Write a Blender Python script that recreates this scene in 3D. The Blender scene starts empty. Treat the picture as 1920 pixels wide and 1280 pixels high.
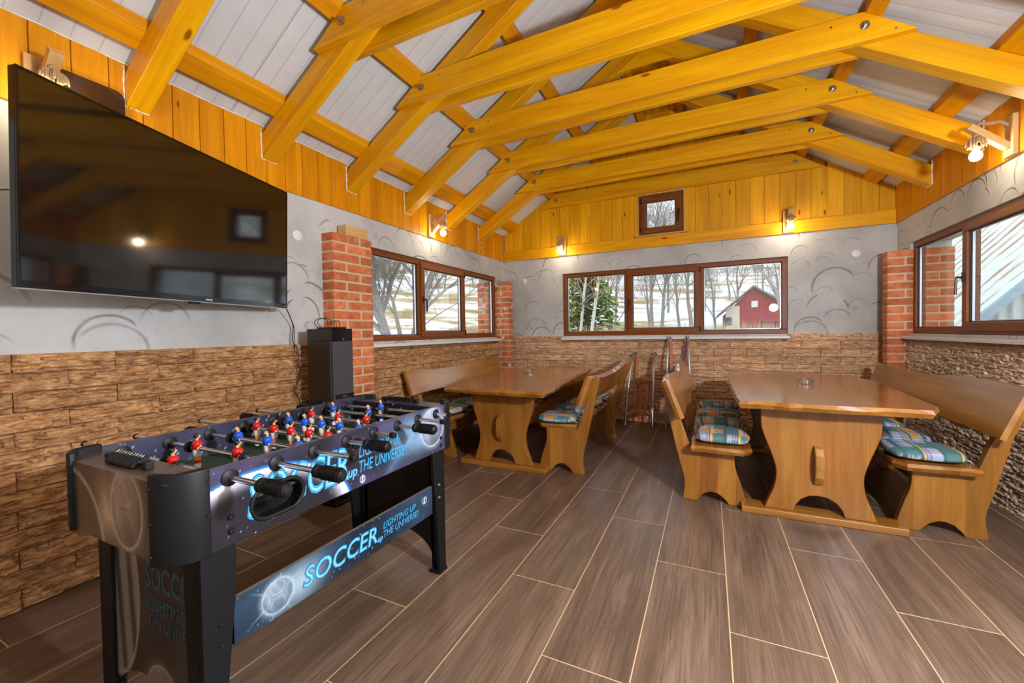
import bpy, bmesh, math, random
from mathutils import Vector, Matrix, noise
random.seed(7)
SC = bpy.context.scene
COL = SC.collection
PI = math.pi
R = math.radians

# ------------------------------------------------------------------ camera
def make_camera():
    yaw, pit, rol = R(25.762), R(1.275), R(-0.911)
    F = Vector((-math.sin(yaw), math.cos(yaw), 0)); X = Vector((math.cos(yaw), math.sin(yaw), 0)); U = Vector((0, 0, 1))
    F2 = math.cos(pit) * F - math.sin(pit) * U; U2 = math.sin(pit) * F + math.cos(pit) * U
    X3 = math.cos(rol) * X + math.sin(rol) * U2; U3 = -math.sin(rol) * X + math.cos(rol) * U2
    cd = bpy.data.cameras.new('camera'); cd.sensor_fit = 'HORIZONTAL'; cd.sensor_width = 36.0
    cd.lens = 36.0 * 767.9 / 1920.0; cd.clip_start = 0.03; cd.clip_end = 600
    co = bpy.data.objects.new('camera', cd); COL.objects.link(co)
    m = Matrix((X3, U3, -F2)).transposed().to_4x4(); m.translation = Vector((0, 0, 1.14))
    co.matrix_world = m
    SC.camera = co
make_camera()

# ------------------------------------------------------------------ sky, flash, exposure
W = bpy.data.worlds.new('overcast_sky'); SC.world = W; W.use_nodes = True
bg = W.node_tree.nodes['Background']; bg.inputs[0].default_value = (0.86, 0.93, 1.0, 1); bg.inputs[1].default_value = 2.5
def point_light(name, loc, power, radius, color=(1, 1, 1)):
    ld = bpy.data.lights.new(name, 'POINT'); ld.energy = power; ld.shadow_soft_size = radius; ld.color = color
    lo = bpy.data.objects.new(name, ld); lo.location = loc; COL.objects.link(lo); return lo
point_light('studio_flash', (1.18, 0.80, 1.56), 268, 0.07, (0.90, 0.97, 1.08))
SC.view_settings.view_transform = 'Standard'; SC.view_settings.look = 'None'
SC.view_settings.exposure = 0.12; SC.view_settings.gamma = 1.0; SC.view_settings.use_curve_mapping = False
SC.cycles.use_denoising = True; SC.cycles.use_adaptive_sampling = True; SC.cycles.adaptive_threshold = 0.05
SC.cycles.max_bounces = 6; SC.cycles.diffuse_bounces = 3; SC.cycles.glossy_bounces = 3
SC.cycles.transmission_bounces = 6; SC.cycles.transparent_max_bounces = 12
SC.cycles.sample_clamp_indirect = 6.0; SC.cycles.caustics_reflective = False; SC.cycles.caustics_refractive = False

# ------------------------------------------------------------------ helpers
def srgb(r, g, b, a=1.0):
    f = lambda c: (c / 255 / 12.92) if c / 255 <= 0.04045 else ((c / 255 + 0.055) / 1.055) ** 2.4
    return (f(r), f(g), f(b), a)

class MB:
    """collects geometry of one part and links it as one mesh object"""
    def __init__(s): s.v = []; s.f = []; s.m = []; s.c = None
    def quadbox(s, P, mi=0):
        o = len(s.v); s.v += [tuple(p) for p in P]
        for q in ((0, 3, 2, 1), (4, 5, 6, 7), (0, 1, 5, 4), (1, 2, 6, 5), (2, 3, 7, 6), (3, 0, 4, 7)):
            s.f.append(tuple(o + i for i in q)); s.m.append(mi)
        return s
    def box(s, x0, x1, y0, y1, z0, z1, mi=0):
        return s.quadbox([(x0, y0, z0), (x1, y0, z0), (x1, y1, z0), (x0, y1, z0), (x0, y0, z1), (x1, y0, z1), (x1, y1, z1), (x0, y1, z1)], mi)
    def prism(s, pts, axis, a0, a1, mi=0):
        o = len(s.v); n = len(pts)
        for a in (a0, a1):
            for p, q in pts:
                s.v.append({'x': (a, p, q), 'y': (p, a, q), 'z': (p, q, a)}[axis])
        s.f.append(tuple(o + i for i in range(n))); s.m.append(mi)
        s.f.append(tuple(o + n + i for i in reversed(range(n)))); s.m.append(mi)
        for i in range(n):
            j = (i + 1) % n
            s.f.append((o + i, o + j, o + n + j, o + n + i)); s.m.append(mi)
        return s
    def tube(s, path, r, n=8, mi=0, cap=True):
        path = [Vector(p) for p in path]; k = len(path)
        rr = r if isinstance(r, (list, tuple)) else [r] * k
        o = len(s.v); T0 = None; N = None
        for i, p in enumerate(path):
            T = (path[min(i + 1, k - 1)] - path[max(i - 1, 0)])
            T = T.normalized() if T.length > 1e-9 else Vector((0, 0, 1))
            if N is None:
                N = T.orthogonal().normalized()
            else:
                N = (N - T * N.dot(T)); N = N.normalized() if N.length > 1e-6 else T.orthogonal().normalized()
            B = T.cross(N)
            for j in range(n):
                a = 2 * PI * j / n
                s.v.append(tuple(p + (N * math.cos(a) + B * math.sin(a)) * rr[i]))
        for i in range(k - 1):
            for j in range(n):
                a = o + i * n + j; b = o + i * n + (j + 1) % n
                s.f.append((a, b, b + n, a + n)); s.m.append(mi)
        if cap:
            s.f.append(tuple(o + j for j in reversed(range(n)))); s.m.append(mi)
            s.f.append(tuple(o + (k - 1) * n + j for j in range(n))); s.m.append(mi)
        return s
    def lathe(s, prof, n=16, c=(0, 0, 0), axis='z', mi=0):
        o = len(s.v); k = len(prof)
        for r, h in prof:
            for j in range(n):
                a = 2 * PI * j / n; x, y = r * math.cos(a), r * math.sin(a)
                p = {'z': (x, y, h), 'x': (h, x, y), 'y': (x, h, y)}[axis]
                s.v.append((c[0] + p[0], c[1] + p[1], c[2] + p[2]))
        for i in range(k - 1):
            for j in range(n):
                a = o + i * n + j; b = o + i * n + (j + 1) % n
                s.f.append((a, b, b + n, a + n)); s.m.append(mi)
        for i, rv in ((0, True), (k - 1, False)):
            if prof[i][0] > 1e-5:
                ids = [o + i * n + j for j in range(n)]
                s.f.append(tuple(reversed(ids)) if rv else tuple(ids)); s.m.append(mi)
        return s
    def sphere(s, c, r, nu=12, nv=8, mi=0, sc=(1, 1, 1)):
        o = len(s.v)
        for i in range(nv + 1):
            th = PI * i / nv
            for j in range(nu):
                a = 2 * PI * j / nu
                s.v.append((c[0] + sc[0] * r * math.sin(th) * math.cos(a), c[1] + sc[1] * r * math.sin(th) * math.sin(a), c[2] + sc[2] * r * math.cos(th)))
        for i in range(nv):
            for j in range(nu):
                a = o + i * nu + j; b = o + i * nu + (j + 1) % nu
                s.f.append((a, a + nu, b + nu, b)); s.m.append(mi)
        return s
    def grid(s, fn, nu, nv, mi=0, col=None, skip=None):
        o = len(s.v)
        if col and s.c is None: s.c = {}
        for i in range(nu + 1):
            for j in range(nv + 1):
                u, v = i / nu, j / nv
                s.v.append(tuple(fn(u, v)))
                if col: s.c[len(s.v) - 1] = col(u, v)
        for i in range(nu):
            for j in range(nv):
                if skip and skip((i + .5) / nu, (j + .5) / nv): continue
                a = o + i * (nv + 1) + j
                s.f.append((a, a + nv + 1, a + nv + 2, a + 1)); s.m.append(mi)
        return s
    def xf(s, M):
        s.v = [tuple(M @ Vector(p)) for p in s.v]; return s
    def mesh(s, name, mats, smooth=False, bevel=0, seg=2, recalc=True, weld=False):
        me = bpy.data.meshes.new(name); me.from_pydata(s.v, [], s.f)
        if not isinstance(mats, (list, tuple)): mats = [mats]
        for m in mats: me.materials.append(m)
        me.polygons.foreach_set('material_index', s.m)
        if s.c is not None:
            at = me.color_attributes.new('print', 'FLOAT_COLOR', 'POINT')
            for i, c in s.c.items(): at.data[i].color = (c[0], c[1], c[2], 1)
        if recalc or bevel or weld:
            b = bmesh.new(); b.from_mesh(me)
            if weld: bmesh.ops.remove_doubles(b, verts=b.verts, dist=1e-5)
            if recalc: bmesh.ops.recalc_face_normals(b, faces=b.faces)
            if bevel:
                es = [e for e in b.edges if len(e.link_faces) == 2 and e.calc_face_angle(0) > R(30)]
                bmesh.ops.bevel(b, geom=es, offset=bevel, segments=seg, affect='EDGES', profile=0.5, clamp_overlap=True)
            b.to_mesh(me); b.free()
        if smooth is True:
            me.polygons.foreach_set('use_smooth', [True] * len(me.polygons))
        elif smooth:
            me.polygons.foreach_set('use_smooth', [True] * len(me.polygons))
            me.set_sharp_from_angle(angle=R(smooth))
        me.update(); return me
    def build(s, name, mats, parent=None, loc=(0, 0, 0), rot=(0, 0, 0), **k):
        return link(name, s.mesh(name, mats, **k), parent, loc, rot)

def link(name, me, parent=None, loc=(0, 0, 0), rot=(0, 0, 0), scale=None):
    o = bpy.data.objects.new(name, me); COL.objects.link(o)
    o.location = loc; o.rotation_euler = rot
    if scale: o.scale = scale
    if parent: o.parent = parent
    return o
def tag(o, label=None, cat=None, group=None, kind=None):
    if label: o['label'] = label
    if cat: o['category'] = cat
    if group: o['group'] = group
    if kind: o['kind'] = kind
    return o
def thing(name, label, cat, loc=(0, 0, 0), rotz=0.0, group=None):
    o = bpy.data.objects.new(name, None); COL.objects.link(o); o.empty_display_size = .05
    o.location = loc; o.rotation_euler = (0, 0, rotz)
    return tag(o, label, cat, group)
def copy_tree(o, parent=None, loc=None, rotz=None):
    c = o.copy(); COL.objects.link(c)
    if parent is not None: c.parent = parent
    if loc is not None: c.location = loc
    if rotz is not None: c.rotation_euler = (0, 0, rotz)
    for ch in list(o.children): copy_tree(ch, c)
    return c
def spline(pts, sub=6):
    out = []
    P = [Vector(p) for p in pts]; n = len(P)
    for i in range(n - 1):
        a, b, c, d = P[max(i - 1, 0)], P[i], P[i + 1], P[min(i + 2, n - 1)]
        for k in range(sub):
            t = k / sub
            out.append(.5 * ((2 * b) + (c - a) * t + (2 * a - 5 * b + 4 * c - d) * t * t + (3 * b - a - 3 * c + d) * t ** 3))
    out.append(P[-1]); return out
def sm(a, b, x):
    t = max(0, min(1, (x - a) / (b - a))) if a != b else float(x > a)
    return t * t * (3 - 2 * t)
def mixc(a, b, t): return tuple(a[i] + (b[i] - a[i]) * t for i in range(3))

# ------------------------------------------------------------------ materials
class NT:
    def __init__(s, name):
        s.mat = bpy.data.materials.new(name); s.mat.use_nodes = True
        s.t = s.mat.node_tree; s.b = s.t.nodes['Principled BSDF']; s.out = s.t.nodes['Material Output']
    def n(s, typ, **k):
        nd = s.t.nodes.new(typ)
        for a, b in k.items():
            if a.startswith('i_'):
                key = a[2:]; key = int(key) if key.isdigit() else key.replace('_', ' ')
                nd.inputs[key].default_value = b
            else: setattr(nd, a, b)
        return nd
    def l(s, a, b): s.t.links.new(a, b)
    def math(s, op, a, b=None, c=None):
        nd = s.n('ShaderNodeMath', operation=op)
        for i, x in enumerate((a, b, c)):
            if x is None: continue
            if isinstance(x, (int, float)): nd.inputs[i].default_value = x
            else: s.l(x, nd.inputs[i])
        return nd.outputs[0]
    def vmath(s, op, a, b=None, scale=None):
        nd = s.n('ShaderNodeVectorMath', operation=op)
        for i, x in enumerate((a, b)):
            if x is None: continue
            if isinstance(x, (tuple, list)): nd.inputs[i].default_value = x
            else: s.l(x, nd.inputs[i])
        if scale is not None:
            if isinstance(scale, (int, float)): nd.inputs['Scale'].default_value = scale
            else: s.l(scale, nd.inputs['Scale'])
        return nd.outputs['Value'] if op in ('LENGTH', 'DOT_PRODUCT', 'DISTANCE') else nd.outputs[0]
    def mix(s, fac, a, b, blend='MIX'):
        nd = s.n('ShaderNodeMix', data_type='RGBA', blend_type=blend)
        for k, x in ((0, fac), (6, a), (7, b)):
            if isinstance(x, (int, float)): nd.inputs[k].default_value = x
            elif isinstance(x, (tuple, list)): nd.inputs[k].default_value = tuple(x) if len(x) == 4 else (*x, 1)
            else: s.l(x, nd.inputs[k])
        return nd.outputs[2]
    def ramp(s, fac, stops):
        nd = s.n('ShaderNodeValToRGB'); e = nd.color_ramp.elements
        while len(e) < len(stops): e.new(.5)
        for q, (p, c) in zip(e, stops): q.position = p; q.color = c if len(c) == 4 else (*c, 1)
        s.l(fac, nd.inputs[0]); return nd.outputs[0]
    def noise(s, vec, scale, detail=4, rough=.55, dist=0.0, dim='3D'):
        nd = s.n('ShaderNodeTexNoise', noise_dimensions=dim)
        nd.inputs['Scale'].default_value = scale; nd.inputs['Detail'].default_value = detail
        nd.inputs['Roughness'].default_value = rough; nd.inputs['Distortion'].default_value = dist
        if vec is not None: s.l(vec, nd.inputs['Vector'])
        return nd.outputs['Fac']
    def bump(s, h, strength=.3, dist=.01):
        nd = s.n('ShaderNodeBump'); nd.inputs['Strength'].default_value = strength; nd.inputs['Distance'].default_value = dist
        s.l(h, nd.inputs['Height']); s.l(nd.outputs[0], s.b.inputs['Normal'])
    def base(s, c):
        if isinstance(c, (tuple, list)): s.b.inputs['Base Color'].default_value = c if len(c) == 4 else (*c, 1)
        else: s.l(c, s.b.inputs['Base Color'])
    def set(s, **k):
        for a, b in k.items():
            s.b.inputs[a.replace('_', ' ')].default_value = b
        return s
    def obj_vec(s, rnd=37.0):
        tc = s.n('ShaderNodeTexCoord'); oi = s.n('ShaderNodeObjectInfo')
        if not rnd: return tc.outputs['Object'], oi.outputs['Random']
        sh = s.math('MULTIPLY', oi.outputs['Random'], rnd)
        cb = s.n('ShaderNodeCombineXYZ')
        for i in range(3): s.l(sh, cb.inputs[i])
        return s.vmath('ADD', tc.outputs['Object'], cb.outputs[0]), oi.outputs['Random']

def plain(name, col, rough=.5, metal=0.0, noise_amt=.06, scale=40, coat=0.0, spec=.5):
    t = NT(name); v, r = t.obj_vec(11)
    f = t.noise(v, scale, 3)
    c2 = tuple(x * (1 - noise_amt * 2) for x in col[:3]); c1 = tuple(min(1, x * (1 + noise_amt)) for x in col[:3])
    t.base(t.mix(f, c2, c1)); t.set(Roughness=rough, Metallic=metal, Coat_Weight=coat)
    t.b.inputs['Specular IOR Level'].default_value = spec
    return t.mat
def wood(name, c1, c2, axis='X', rough=.45, scale=1.0, knots=0.0, coat=0.0, var=.2, bump=.12, stretch=10, dark=None, spec=.5, stave=None, kscale=1.0):
    t = NT(name); v, r = t.obj_vec(37)
    mp = t.n('ShaderNodeMapping'); t.l(v, mp.inputs[0])
    st = [stretch * scale] * 3; st['XYZ'.index(axis)] = 1.0 * scale
    mp.inputs['Scale'].default_value = st
    n1 = t.noise(mp.outputs[0], 1.0, 5, .6, .8)
    mp2 = t.n('ShaderNodeMapping'); t.l(v, mp2.inputs[0])
    st2 = [70 * scale] * 3; st2['XYZ'.index(axis)] = 2.5 * scale
    mp2.inputs['Scale'].default_value = st2
    n2 = t.noise(mp2.outputs[0], 1.0, 3, .6, .3)
    c = t.ramp(n1, [(.28, c2), (.62, c1), (.85, tuple(min(1, x * 1.12) for x in c1[:3]))])
    c = t.mix(t.math('MULTIPLY', n2, .6), c, tuple(x * .66 for x in c2[:3]), 'MIX')
    if knots:
        mp3 = t.n('ShaderNodeMapping'); t.l(v, mp3.inputs[0])
        st3 = [6.5 * kscale] * 3; st3['XYZ'.index(axis)] = 2.4 * kscale
        mp3.inputs['Scale'].default_value = st3
        vo = t.n('ShaderNodeTexVoronoi'); vo.inputs['Scale'].default_value = 1.0; t.l(mp3.outputs[0], vo.inputs['Vector'])
        k = t.math('LESS_THAN', t.math('ADD', vo.outputs['Distance'], t.math('MULTIPLY', n1, .03)), knots)
        k2 = t.n('ShaderNodeMapRange'); t.l(vo.outputs['Distance'], k2.inputs[0])
        k2.inputs[1].default_value = knots * 1.5; k2.inputs[2].default_value = knots * .8; k2.inputs[3].default_value = 0; k2.inputs[4].default_value = .85
        c = t.mix(k2.outputs[0], c, dark or tuple(x * .38 for x in c2[:3]))
    hv = t.n('ShaderNodeHueSaturation'); t.l(c, hv.inputs['Color'])
    val = t.math('ADD', t.math('MULTIPLY', t.math('SUBTRACT', r, .5), var), 1.0)
    if stave:
        tcs = t.n('ShaderNodeTexCoord'); sps = t.n('ShaderNodeSeparateXYZ'); t.l(tcs.outputs['Object'], sps.inputs[0])
        wn = t.n('ShaderNodeTexWhiteNoise', noise_dimensions='1D')
        t.l(t.math('FLOOR', t.math('ADD', t.math('DIVIDE', sps.outputs[stave[0]], stave[1]), t.math('MULTIPLY', r, 31.0))), wn.inputs['W'])
        val = t.math('ADD', val, t.math('MULTIPLY', t.math('SUBTRACT', wn.outputs['Value'], .5), stave[2]))
        sc_ = t.n('ShaderNodeSeparateColor'); t.l(wn.outputs['Color'], sc_.inputs[0])
        t.l(t.math('ADD', .5, t.math('MULTIPLY', t.math('SUBTRACT', sc_.outputs[1], .5), .014)), hv.inputs['Hue'])
    t.l(val, hv.inputs['Value'])
    t.base(hv.outputs[0]); t.set(Roughness=rough, Coat_Weight=coat, Coat_Roughness=.12)
    t.b.inputs['Specular IOR Level'].default_value = spec
    t.bump(t.math('ADD', n1, t.math('MULTIPLY', n2, .5)), bump, .004)
    return t.mat
def printed(name, rough=.35, coat=.0):
    t = NT(name); a = t.n('ShaderNodeAttribute', attribute_name='print')
    t.base(a.outputs['Color']); t.set(Roughness=rough, Coat_Weight=coat); return t.mat
def plaster(name, u):
    t = NT(name); tc = t.n('ShaderNodeTexCoord'); sx = t.n('ShaderNodeSeparateXYZ'); t.l(tc.outputs['Object'], sx.inputs[0])
    cb = t.n('ShaderNodeCombineXYZ'); t.l(sx.outputs[u], cb.inputs[0]); t.l(sx.outputs[2], cb.inputs[1])
    wob = t.noise(tc.outputs['Object'], 3, 2)
    vec = cb.outputs[0]
    tot = None
    for i, (scale, rad, w, off) in enumerate(((2.9, .13, .010, 0.0), (2.3, .17, .013, 5.3), (3.7, .10, .006, 11.7))):
        vv = t.vmath('ADD', vec, (off, off * .37, 0))
        vo = t.n('ShaderNodeTexVoronoi', voronoi_dimensions='2D'); vo.inputs['Scale'].default_value = scale; t.l(vv, vo.inputs['Vector'])
        d = t.vmath('SUBTRACT', vv, vo.outputs['Position'])
        L = t.vmath('LENGTH', d)
        sp = t.n('ShaderNodeSeparateColor'); t.l(vo.outputs['Color'], sp.inputs[0])
        rr = t.math('MULTIPLY', t.math('ADD', t.math('MULTIPLY', sp.outputs[0], .5), .75), rad)
        dd = t.math('ABSOLUTE', t.math('SUBTRACT', t.math('ADD', L, t.math('MULTIPLY', wob, .03)), rr))
        mr = t.n('ShaderNodeMapRange'); t.l(dd, mr.inputs[0]); mr.inputs[1].default_value = 0; mr.inputs[2].default_value = w; mr.inputs[3].default_value = 1; mr.inputs[4].default_value = 0
        sd = t.n('ShaderNodeSeparateXYZ'); t.l(d, sd.inputs[0])
        slant = t.math('ADD', sd.outputs[1], t.math('MULTIPLY', sd.outputs[0], t.math('MULTIPLY', t.math('SUBTRACT', sp.outputs[1], .5), 1.2)))
        up = t.n('ShaderNodeMapRange'); t.l(slant, up.inputs[0]); up.inputs[1].default_value = .0; up.inputs[2].default_value = .06
        m = t.math('MULTIPLY', t.math('MULTIPLY', mr.outputs[0], up.outputs[0]), t.math('MULTIPLY', t.math('GREATER_THAN', sp.outputs[2], .3), t.math('ADD', .35, sp.outputs[0])))
        tot = m if tot is None else t.math('MAXIMUM', tot, m)
    n1 = t.noise(tc.outputs['Object'], 2.2, 5, .62); n2 = t.noise(tc.outputs['Object'], 60, 3, .6)
    c = t.ramp(n1, [(.3, srgb(168, 167, 164)), (.55, srgb(196, 195, 192)), (.75, srgb(210, 208, 204))])
    c = t.mix(t.math('MULTIPLY', n2, .25), c, srgb(172, 162, 150))
    n3 = t.noise(tc.outputs['Object'], 5.5, 4, .7)
    gr = t.n('ShaderNodeMapRange'); t.l(n3, gr.inputs[0]); gr.inputs[1].default_value = .62; gr.inputs[2].default_value = .75; gr.inputs[4].default_value = .4
    c = t.mix(gr.outputs[0], c, srgb(104, 98, 90))
    c = t.mix(t.math('MULTIPLY', tot, t.math('MULTIPLY', n3, 1.1)), c, srgb(98, 91, 82))
    t.base(c); t.set(Roughness=.85)
    h = t.math('ADD', t.math('MULTIPLY', tot, .9), t.math('ADD', t.math('MULTIPLY', n2, .12), t.math('MULTIPLY', n1, .6)))
    t.bump(h, .55, .012)
    return t.mat
def stone_mat(name, cols, rough=.85, bmp=1.0):
    t = NT(name); v, r = t.obj_vec(23)
    mp = t.n('ShaderNodeMapping'); t.l(v, mp.inputs[0]); mp.inputs['Scale'].default_value = (15, 15, 38)
    n1 = t.noise(mp.outputs[0], 1.0, 6, .65, .5); n2 = t.noise(v, 90, 3)
    c = t.ramp(n1, [(.25, cols[0]), (.45, cols[1]), (.6, cols[2]), (.8, cols[3])])
    hv = t.n('ShaderNodeHueSaturation'); t.l(c, hv.inputs['Color'])
    t.l(t.math('ADD', t.math('MULTIPLY', t.math('SUBTRACT', r, .5), .3), 1.0), hv.inputs['Value'])
    t.base(hv.outputs[0]); t.set(Roughness=rough); t.bump(t.math('ADD', n1, t.math('MULTIPLY', n2, .35)), bmp, .012)
    return t.mat
def tile_mat():
    t = NT('wood_look_porcelain'); v, r = t.obj_vec(53)
    mp = t.n('ShaderNodeMapping'); t.l(v, mp.inputs[0]); mp.inputs['Scale'].default_value = (9, 1.1, 1)
    n1 = t.noise(mp.outputs[0], 1.0, 6, .62, 1.1)
    mp2 = t.n('ShaderNodeMapping'); t.l(v, mp2.inputs[0]); mp2.inputs['Scale'].default_value = (120, 3.2, 1)
    n2 = t.noise(mp2.outputs[0], 1.0, 4, .65, .6); n3 = t.noise(v, 2.5, 3)
    c = t.ramp(n1, [(.25, srgb(78, 61, 49)), (.5, srgb(112, 90, 74)), (.75, srgb(142, 117, 97))])
    k_ = t.n('ShaderNodeMapRange'); t.l(n2, k_.inputs[0]); k_.inputs[1].default_value = .42; k_.inputs[2].default_value = .68; k_.inputs[4].default_value = .75
    c = t.mix(k_.outputs[0], c, srgb(66, 49, 38))
    c = t.mix(t.math('MULTIPLY', n3, .3), c, srgb(120, 92, 70))
    hv = t.n('ShaderNodeHueSaturation'); t.l(c, hv.inputs['Color']); t.l(t.math('ADD', t.math('MULTIPLY', t.math('SUBTRACT', r, .5), .16), 1.0), hv.inputs['Value'])
    t.base(hv.outputs[0]); t.l(t.math('ADD', t.math('MULTIPLY', n2, .2), .27), t.b.inputs['Roughness'])
    t.bump(n2, .12, .002); return t.mat
def panel_mat():
    t = NT('white_ribbed_sheet'); tc = t.n('ShaderNodeTexCoord'); sx = t.n('ShaderNodeSeparateXYZ'); t.l(tc.outputs['Object'], sx.inputs[0])
    fr = t.math('FRACT', t.math('DIVIDE', sx.outputs[1], .100))
    d = t.math('ABSOLUTE', t.math('SUBTRACT', fr, .5))
    ln = t.math('LESS_THAN', d, .035)
    fr2 = t.math('FRACT', t.math('DIVIDE', sx.outputs[1], .020))
    n1 = t.noise(tc.outputs['Object'], 5, 3); n2 = t.noise(tc.outputs['Object'], 180, 2)
    c = t.mix(n1, srgb(200, 200, 198), srgb(216, 215, 212))
    c = t.mix(t.math('MULTIPLY', ln, .35), c, srgb(140, 134, 130))
    t.base(c); t.set(Roughness=.55)
    t.bump(t.math('ADD', t.math('MULTIPLY', d, 1.6), t.math('MULTIPLY', n2, .12)), .3, .006); return t.mat
def brick_mat():
    t = NT('red_fired_brick'); v, r = t.obj_vec(19)
    n1 = t.noise(v, 14, 5, .65); n2 = t.noise(v, 120, 3)
    c = t.ramp(n1, [(.25, srgb(160, 78, 40)), (.48, srgb(196, 104, 58)), (.68, srgb(212, 132, 88)), (.82, srgb(226, 180, 148))])
    hv = t.n('ShaderNodeHueSaturation'); t.l(c, hv.inputs['Color']); t.l(t.math('ADD', t.math('MULTIPLY', t.math('SUBTRACT', r, .5), .45), 1.0), hv.inputs['Value'])
    t.base(hv.outputs[0]); t.set(Roughness=.8); t.bump(t.math('ADD', n1, n2), .35, .004); return t.mat
def glass_mat():
    t = NT('window_glass'); t.t.nodes.remove(t.b)
    tr = t.n('ShaderNodeBsdfTransparent'); tr.inputs[0].default_value = (.97, .985, .98, 1)
    gl = t.n('ShaderNodeBsdfGlossy'); gl.inputs['Roughness'].default_value = .01
    lw = t.n('ShaderNodeLayerWeight'); lw.inputs[0].default_value = .5
    f = t.math('ADD', t.math('MULTIPLY', t.math('POWER', lw.outputs['Facing'], 5.0), .6), .045)
    mx = t.n('ShaderNodeMixShader'); t.l(f, mx.inputs[0]); t.l(tr.outputs[0], mx.inputs[1]); t.l(gl.outputs[0], mx.inputs[2])
    t.l(mx.outputs[0], t.out.inputs[0]); return t.mat
def emit(name, col, s):
    t = NT(name); t.base(col); t.b.inputs['Emission Color'].default_value = col; t.b.inputs['Emission Strength'].default_value = s; return t.mat

M = {}
M['beam'] = wood('glazed_orange_pine', srgb(245, 180, 5), srgb(216, 136, 1), 'X', .45, 1.0, .055, 0, .16, .10, 12, srgb(120, 52, 4), .25, None, .8)
M['board'] = wood('glazed_orange_board', srgb(236, 158, 6), srgb(204, 120, 2), 'Z', .45, 1.0, .05, 0, .2, .10, 13, srgb(120, 56, 4), .25, None, 1.2)
M['gable_board'] = wood('glazed_yellow_board', srgb(246, 182, 10), srgb(222, 144, 4), 'Z', .45, 1.0, .085, 0, .2, .10, 13, srgb(110, 56, 8), .25, None, 1.4)
M['batten_y'] = wood('glazed_orange_batten', srgb(240, 168, 8), srgb(208, 126, 2), 'Y', .45, 1.0, .04, 0, .14, .1, 10, None, .25)
M['honey_y'] = wood('honey_lacquered_wood_long', srgb(180, 122, 50), srgb(136, 80, 22), 'Y', .2, 1.1, 0, .45, .12, .05, 9, None, .5, (0, .13, .28))
M['honey_z'] = wood('honey_lacquered_wood_upright', srgb(176, 118, 46), srgb(134, 79, 21), 'Z', .3, 1.2, 0, .35, .14, .06, 9, None, .5, (0, .105, .34))
M['honey_x'] = wood('honey_lacquered_wood_cross', srgb(178, 120, 46), srgb(134, 80, 22), 'X', .3, 1.1, 0, .35, .12, .05, 9)
M['raw_z'] = wood('pale_unfinished_pine', srgb(226, 182, 116), srgb(202, 150, 84), 'Z', .6, 1.2, 0, 0, .1, .12, 9)
M['raw_y'] = wood('pale_unfinished_pine_arm', srgb(232, 190, 122), srgb(206, 156, 88), 'Y', .6, 1.2, 0, 0, .1, .12, 9)
M['sled_wood'] = wood('varnished_sled_slat', srgb(222, 132, 72), srgb(180, 92, 40), 'Z', .35, 1.2, 0, .3, .15, .06, 9)
M['frame'] = wood('brown_window_profile', srgb(146, 80, 24), srgb(112, 56, 12), 'X', .4, 2.0, 0, .0, .06, .04, 16, None, .3)
M['frame_z'] = wood('brown_window_profile_upright', srgb(146, 80, 24), srgb(112, 56, 12), 'Z', .4, 2.0, 0, .0, .06, .04, 16, None, .3)
M['plaster_y'] = plaster('grey_trowelled_plaster_side', 1)
M['plaster_x'] = plaster('grey_trowelled_plaster_end', 0)
M['stone'] = stone_mat('tan_ledge_stone', [srgb(112, 76, 46), srgb(174, 126, 80), srgb(208, 160, 108), srgb(232, 196, 152)])
M['stone_e'] = stone_mat('light_tan_ledge_stone', [srgb(158, 116, 84), srgb(208, 162, 120), srgb(230, 190, 150), srgb(244, 216, 186)])
M['stone_r'] = stone_mat('greyish_rough_stone', [srgb(150, 122, 96), srgb(196, 164, 134), srgb(216, 188, 158), srgb(234, 214, 188)], .85, .5)
M['stone_gap'] = plain('dark_stone_adhesive', srgb(70, 52, 38), .95)
M['tile'] = tile_mat()
M['grout'] = plain('cream_tile_grout', srgb(206, 172, 130), .9)
M['panel'] = panel_mat()
M['brick'] = brick_mat()
def brick_white_mat():
    m = brick_mat(); m.name = 'brick_with_lime_bloom'; t = m.node_tree; bs = t.nodes['Principled BSDF']; src = bs.inputs['Base Color'].links[0].from_socket
    tc = t.nodes.new('ShaderNodeTexCoord'); oi = t.nodes.new('ShaderNodeObjectInfo'); ad = t.nodes.new('ShaderNodeVectorMath'); ad.operation = 'ADD'
    mu = t.nodes.new('ShaderNodeMath'); mu.operation = 'MULTIPLY'; mu.inputs[1].default_value = 41; t.links.new(oi.outputs['Random'], mu.inputs[0])
    t.links.new(tc.outputs['Object'], ad.inputs[0]); t.links.new(mu.outputs[0], ad.inputs[1])
    nz = t.nodes.new('ShaderNodeTexNoise'); nz.inputs['Scale'].default_value = 9; nz.inputs['Detail'].default_value = 4; t.links.new(ad.outputs[0], nz.inputs['Vector'])
    mr = t.nodes.new('ShaderNodeMapRange'); mr.inputs[1].default_value = .56; mr.inputs[2].default_value = .64; t.links.new(nz.outputs['Fac'], mr.inputs[0])
    mx = t.nodes.new('ShaderNodeMix'); mx.data_type = 'RGBA'; mx.inputs[7].default_value = srgb(214, 200, 190); t.links.new(mr.outputs[0], mx.inputs[0]); t.links.new(src, mx.inputs[6]); t.links.new(mx.outputs[2], bs.inputs['Base Color'])
    return m
M['brick_white'] = brick_white_mat()
M['mortar'] = plain('sandy_mortar', srgb(204, 180, 144), .95, 0, .12, 60)
M['glass'] = glass_mat()
M['white'] = plain('white_plastic', srgb(236, 234, 230), .45)
M['sill'] = plain('white_stone_sill', srgb(226, 220, 212), .35)
M['foam'] = plain('white_expanding_foam', srgb(236, 228, 208), .95, 0, .1, 50)
M['black'] = plain('black_plastic', srgb(20, 20, 21), .5, 0, .06, 40, 0, .3)
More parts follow.
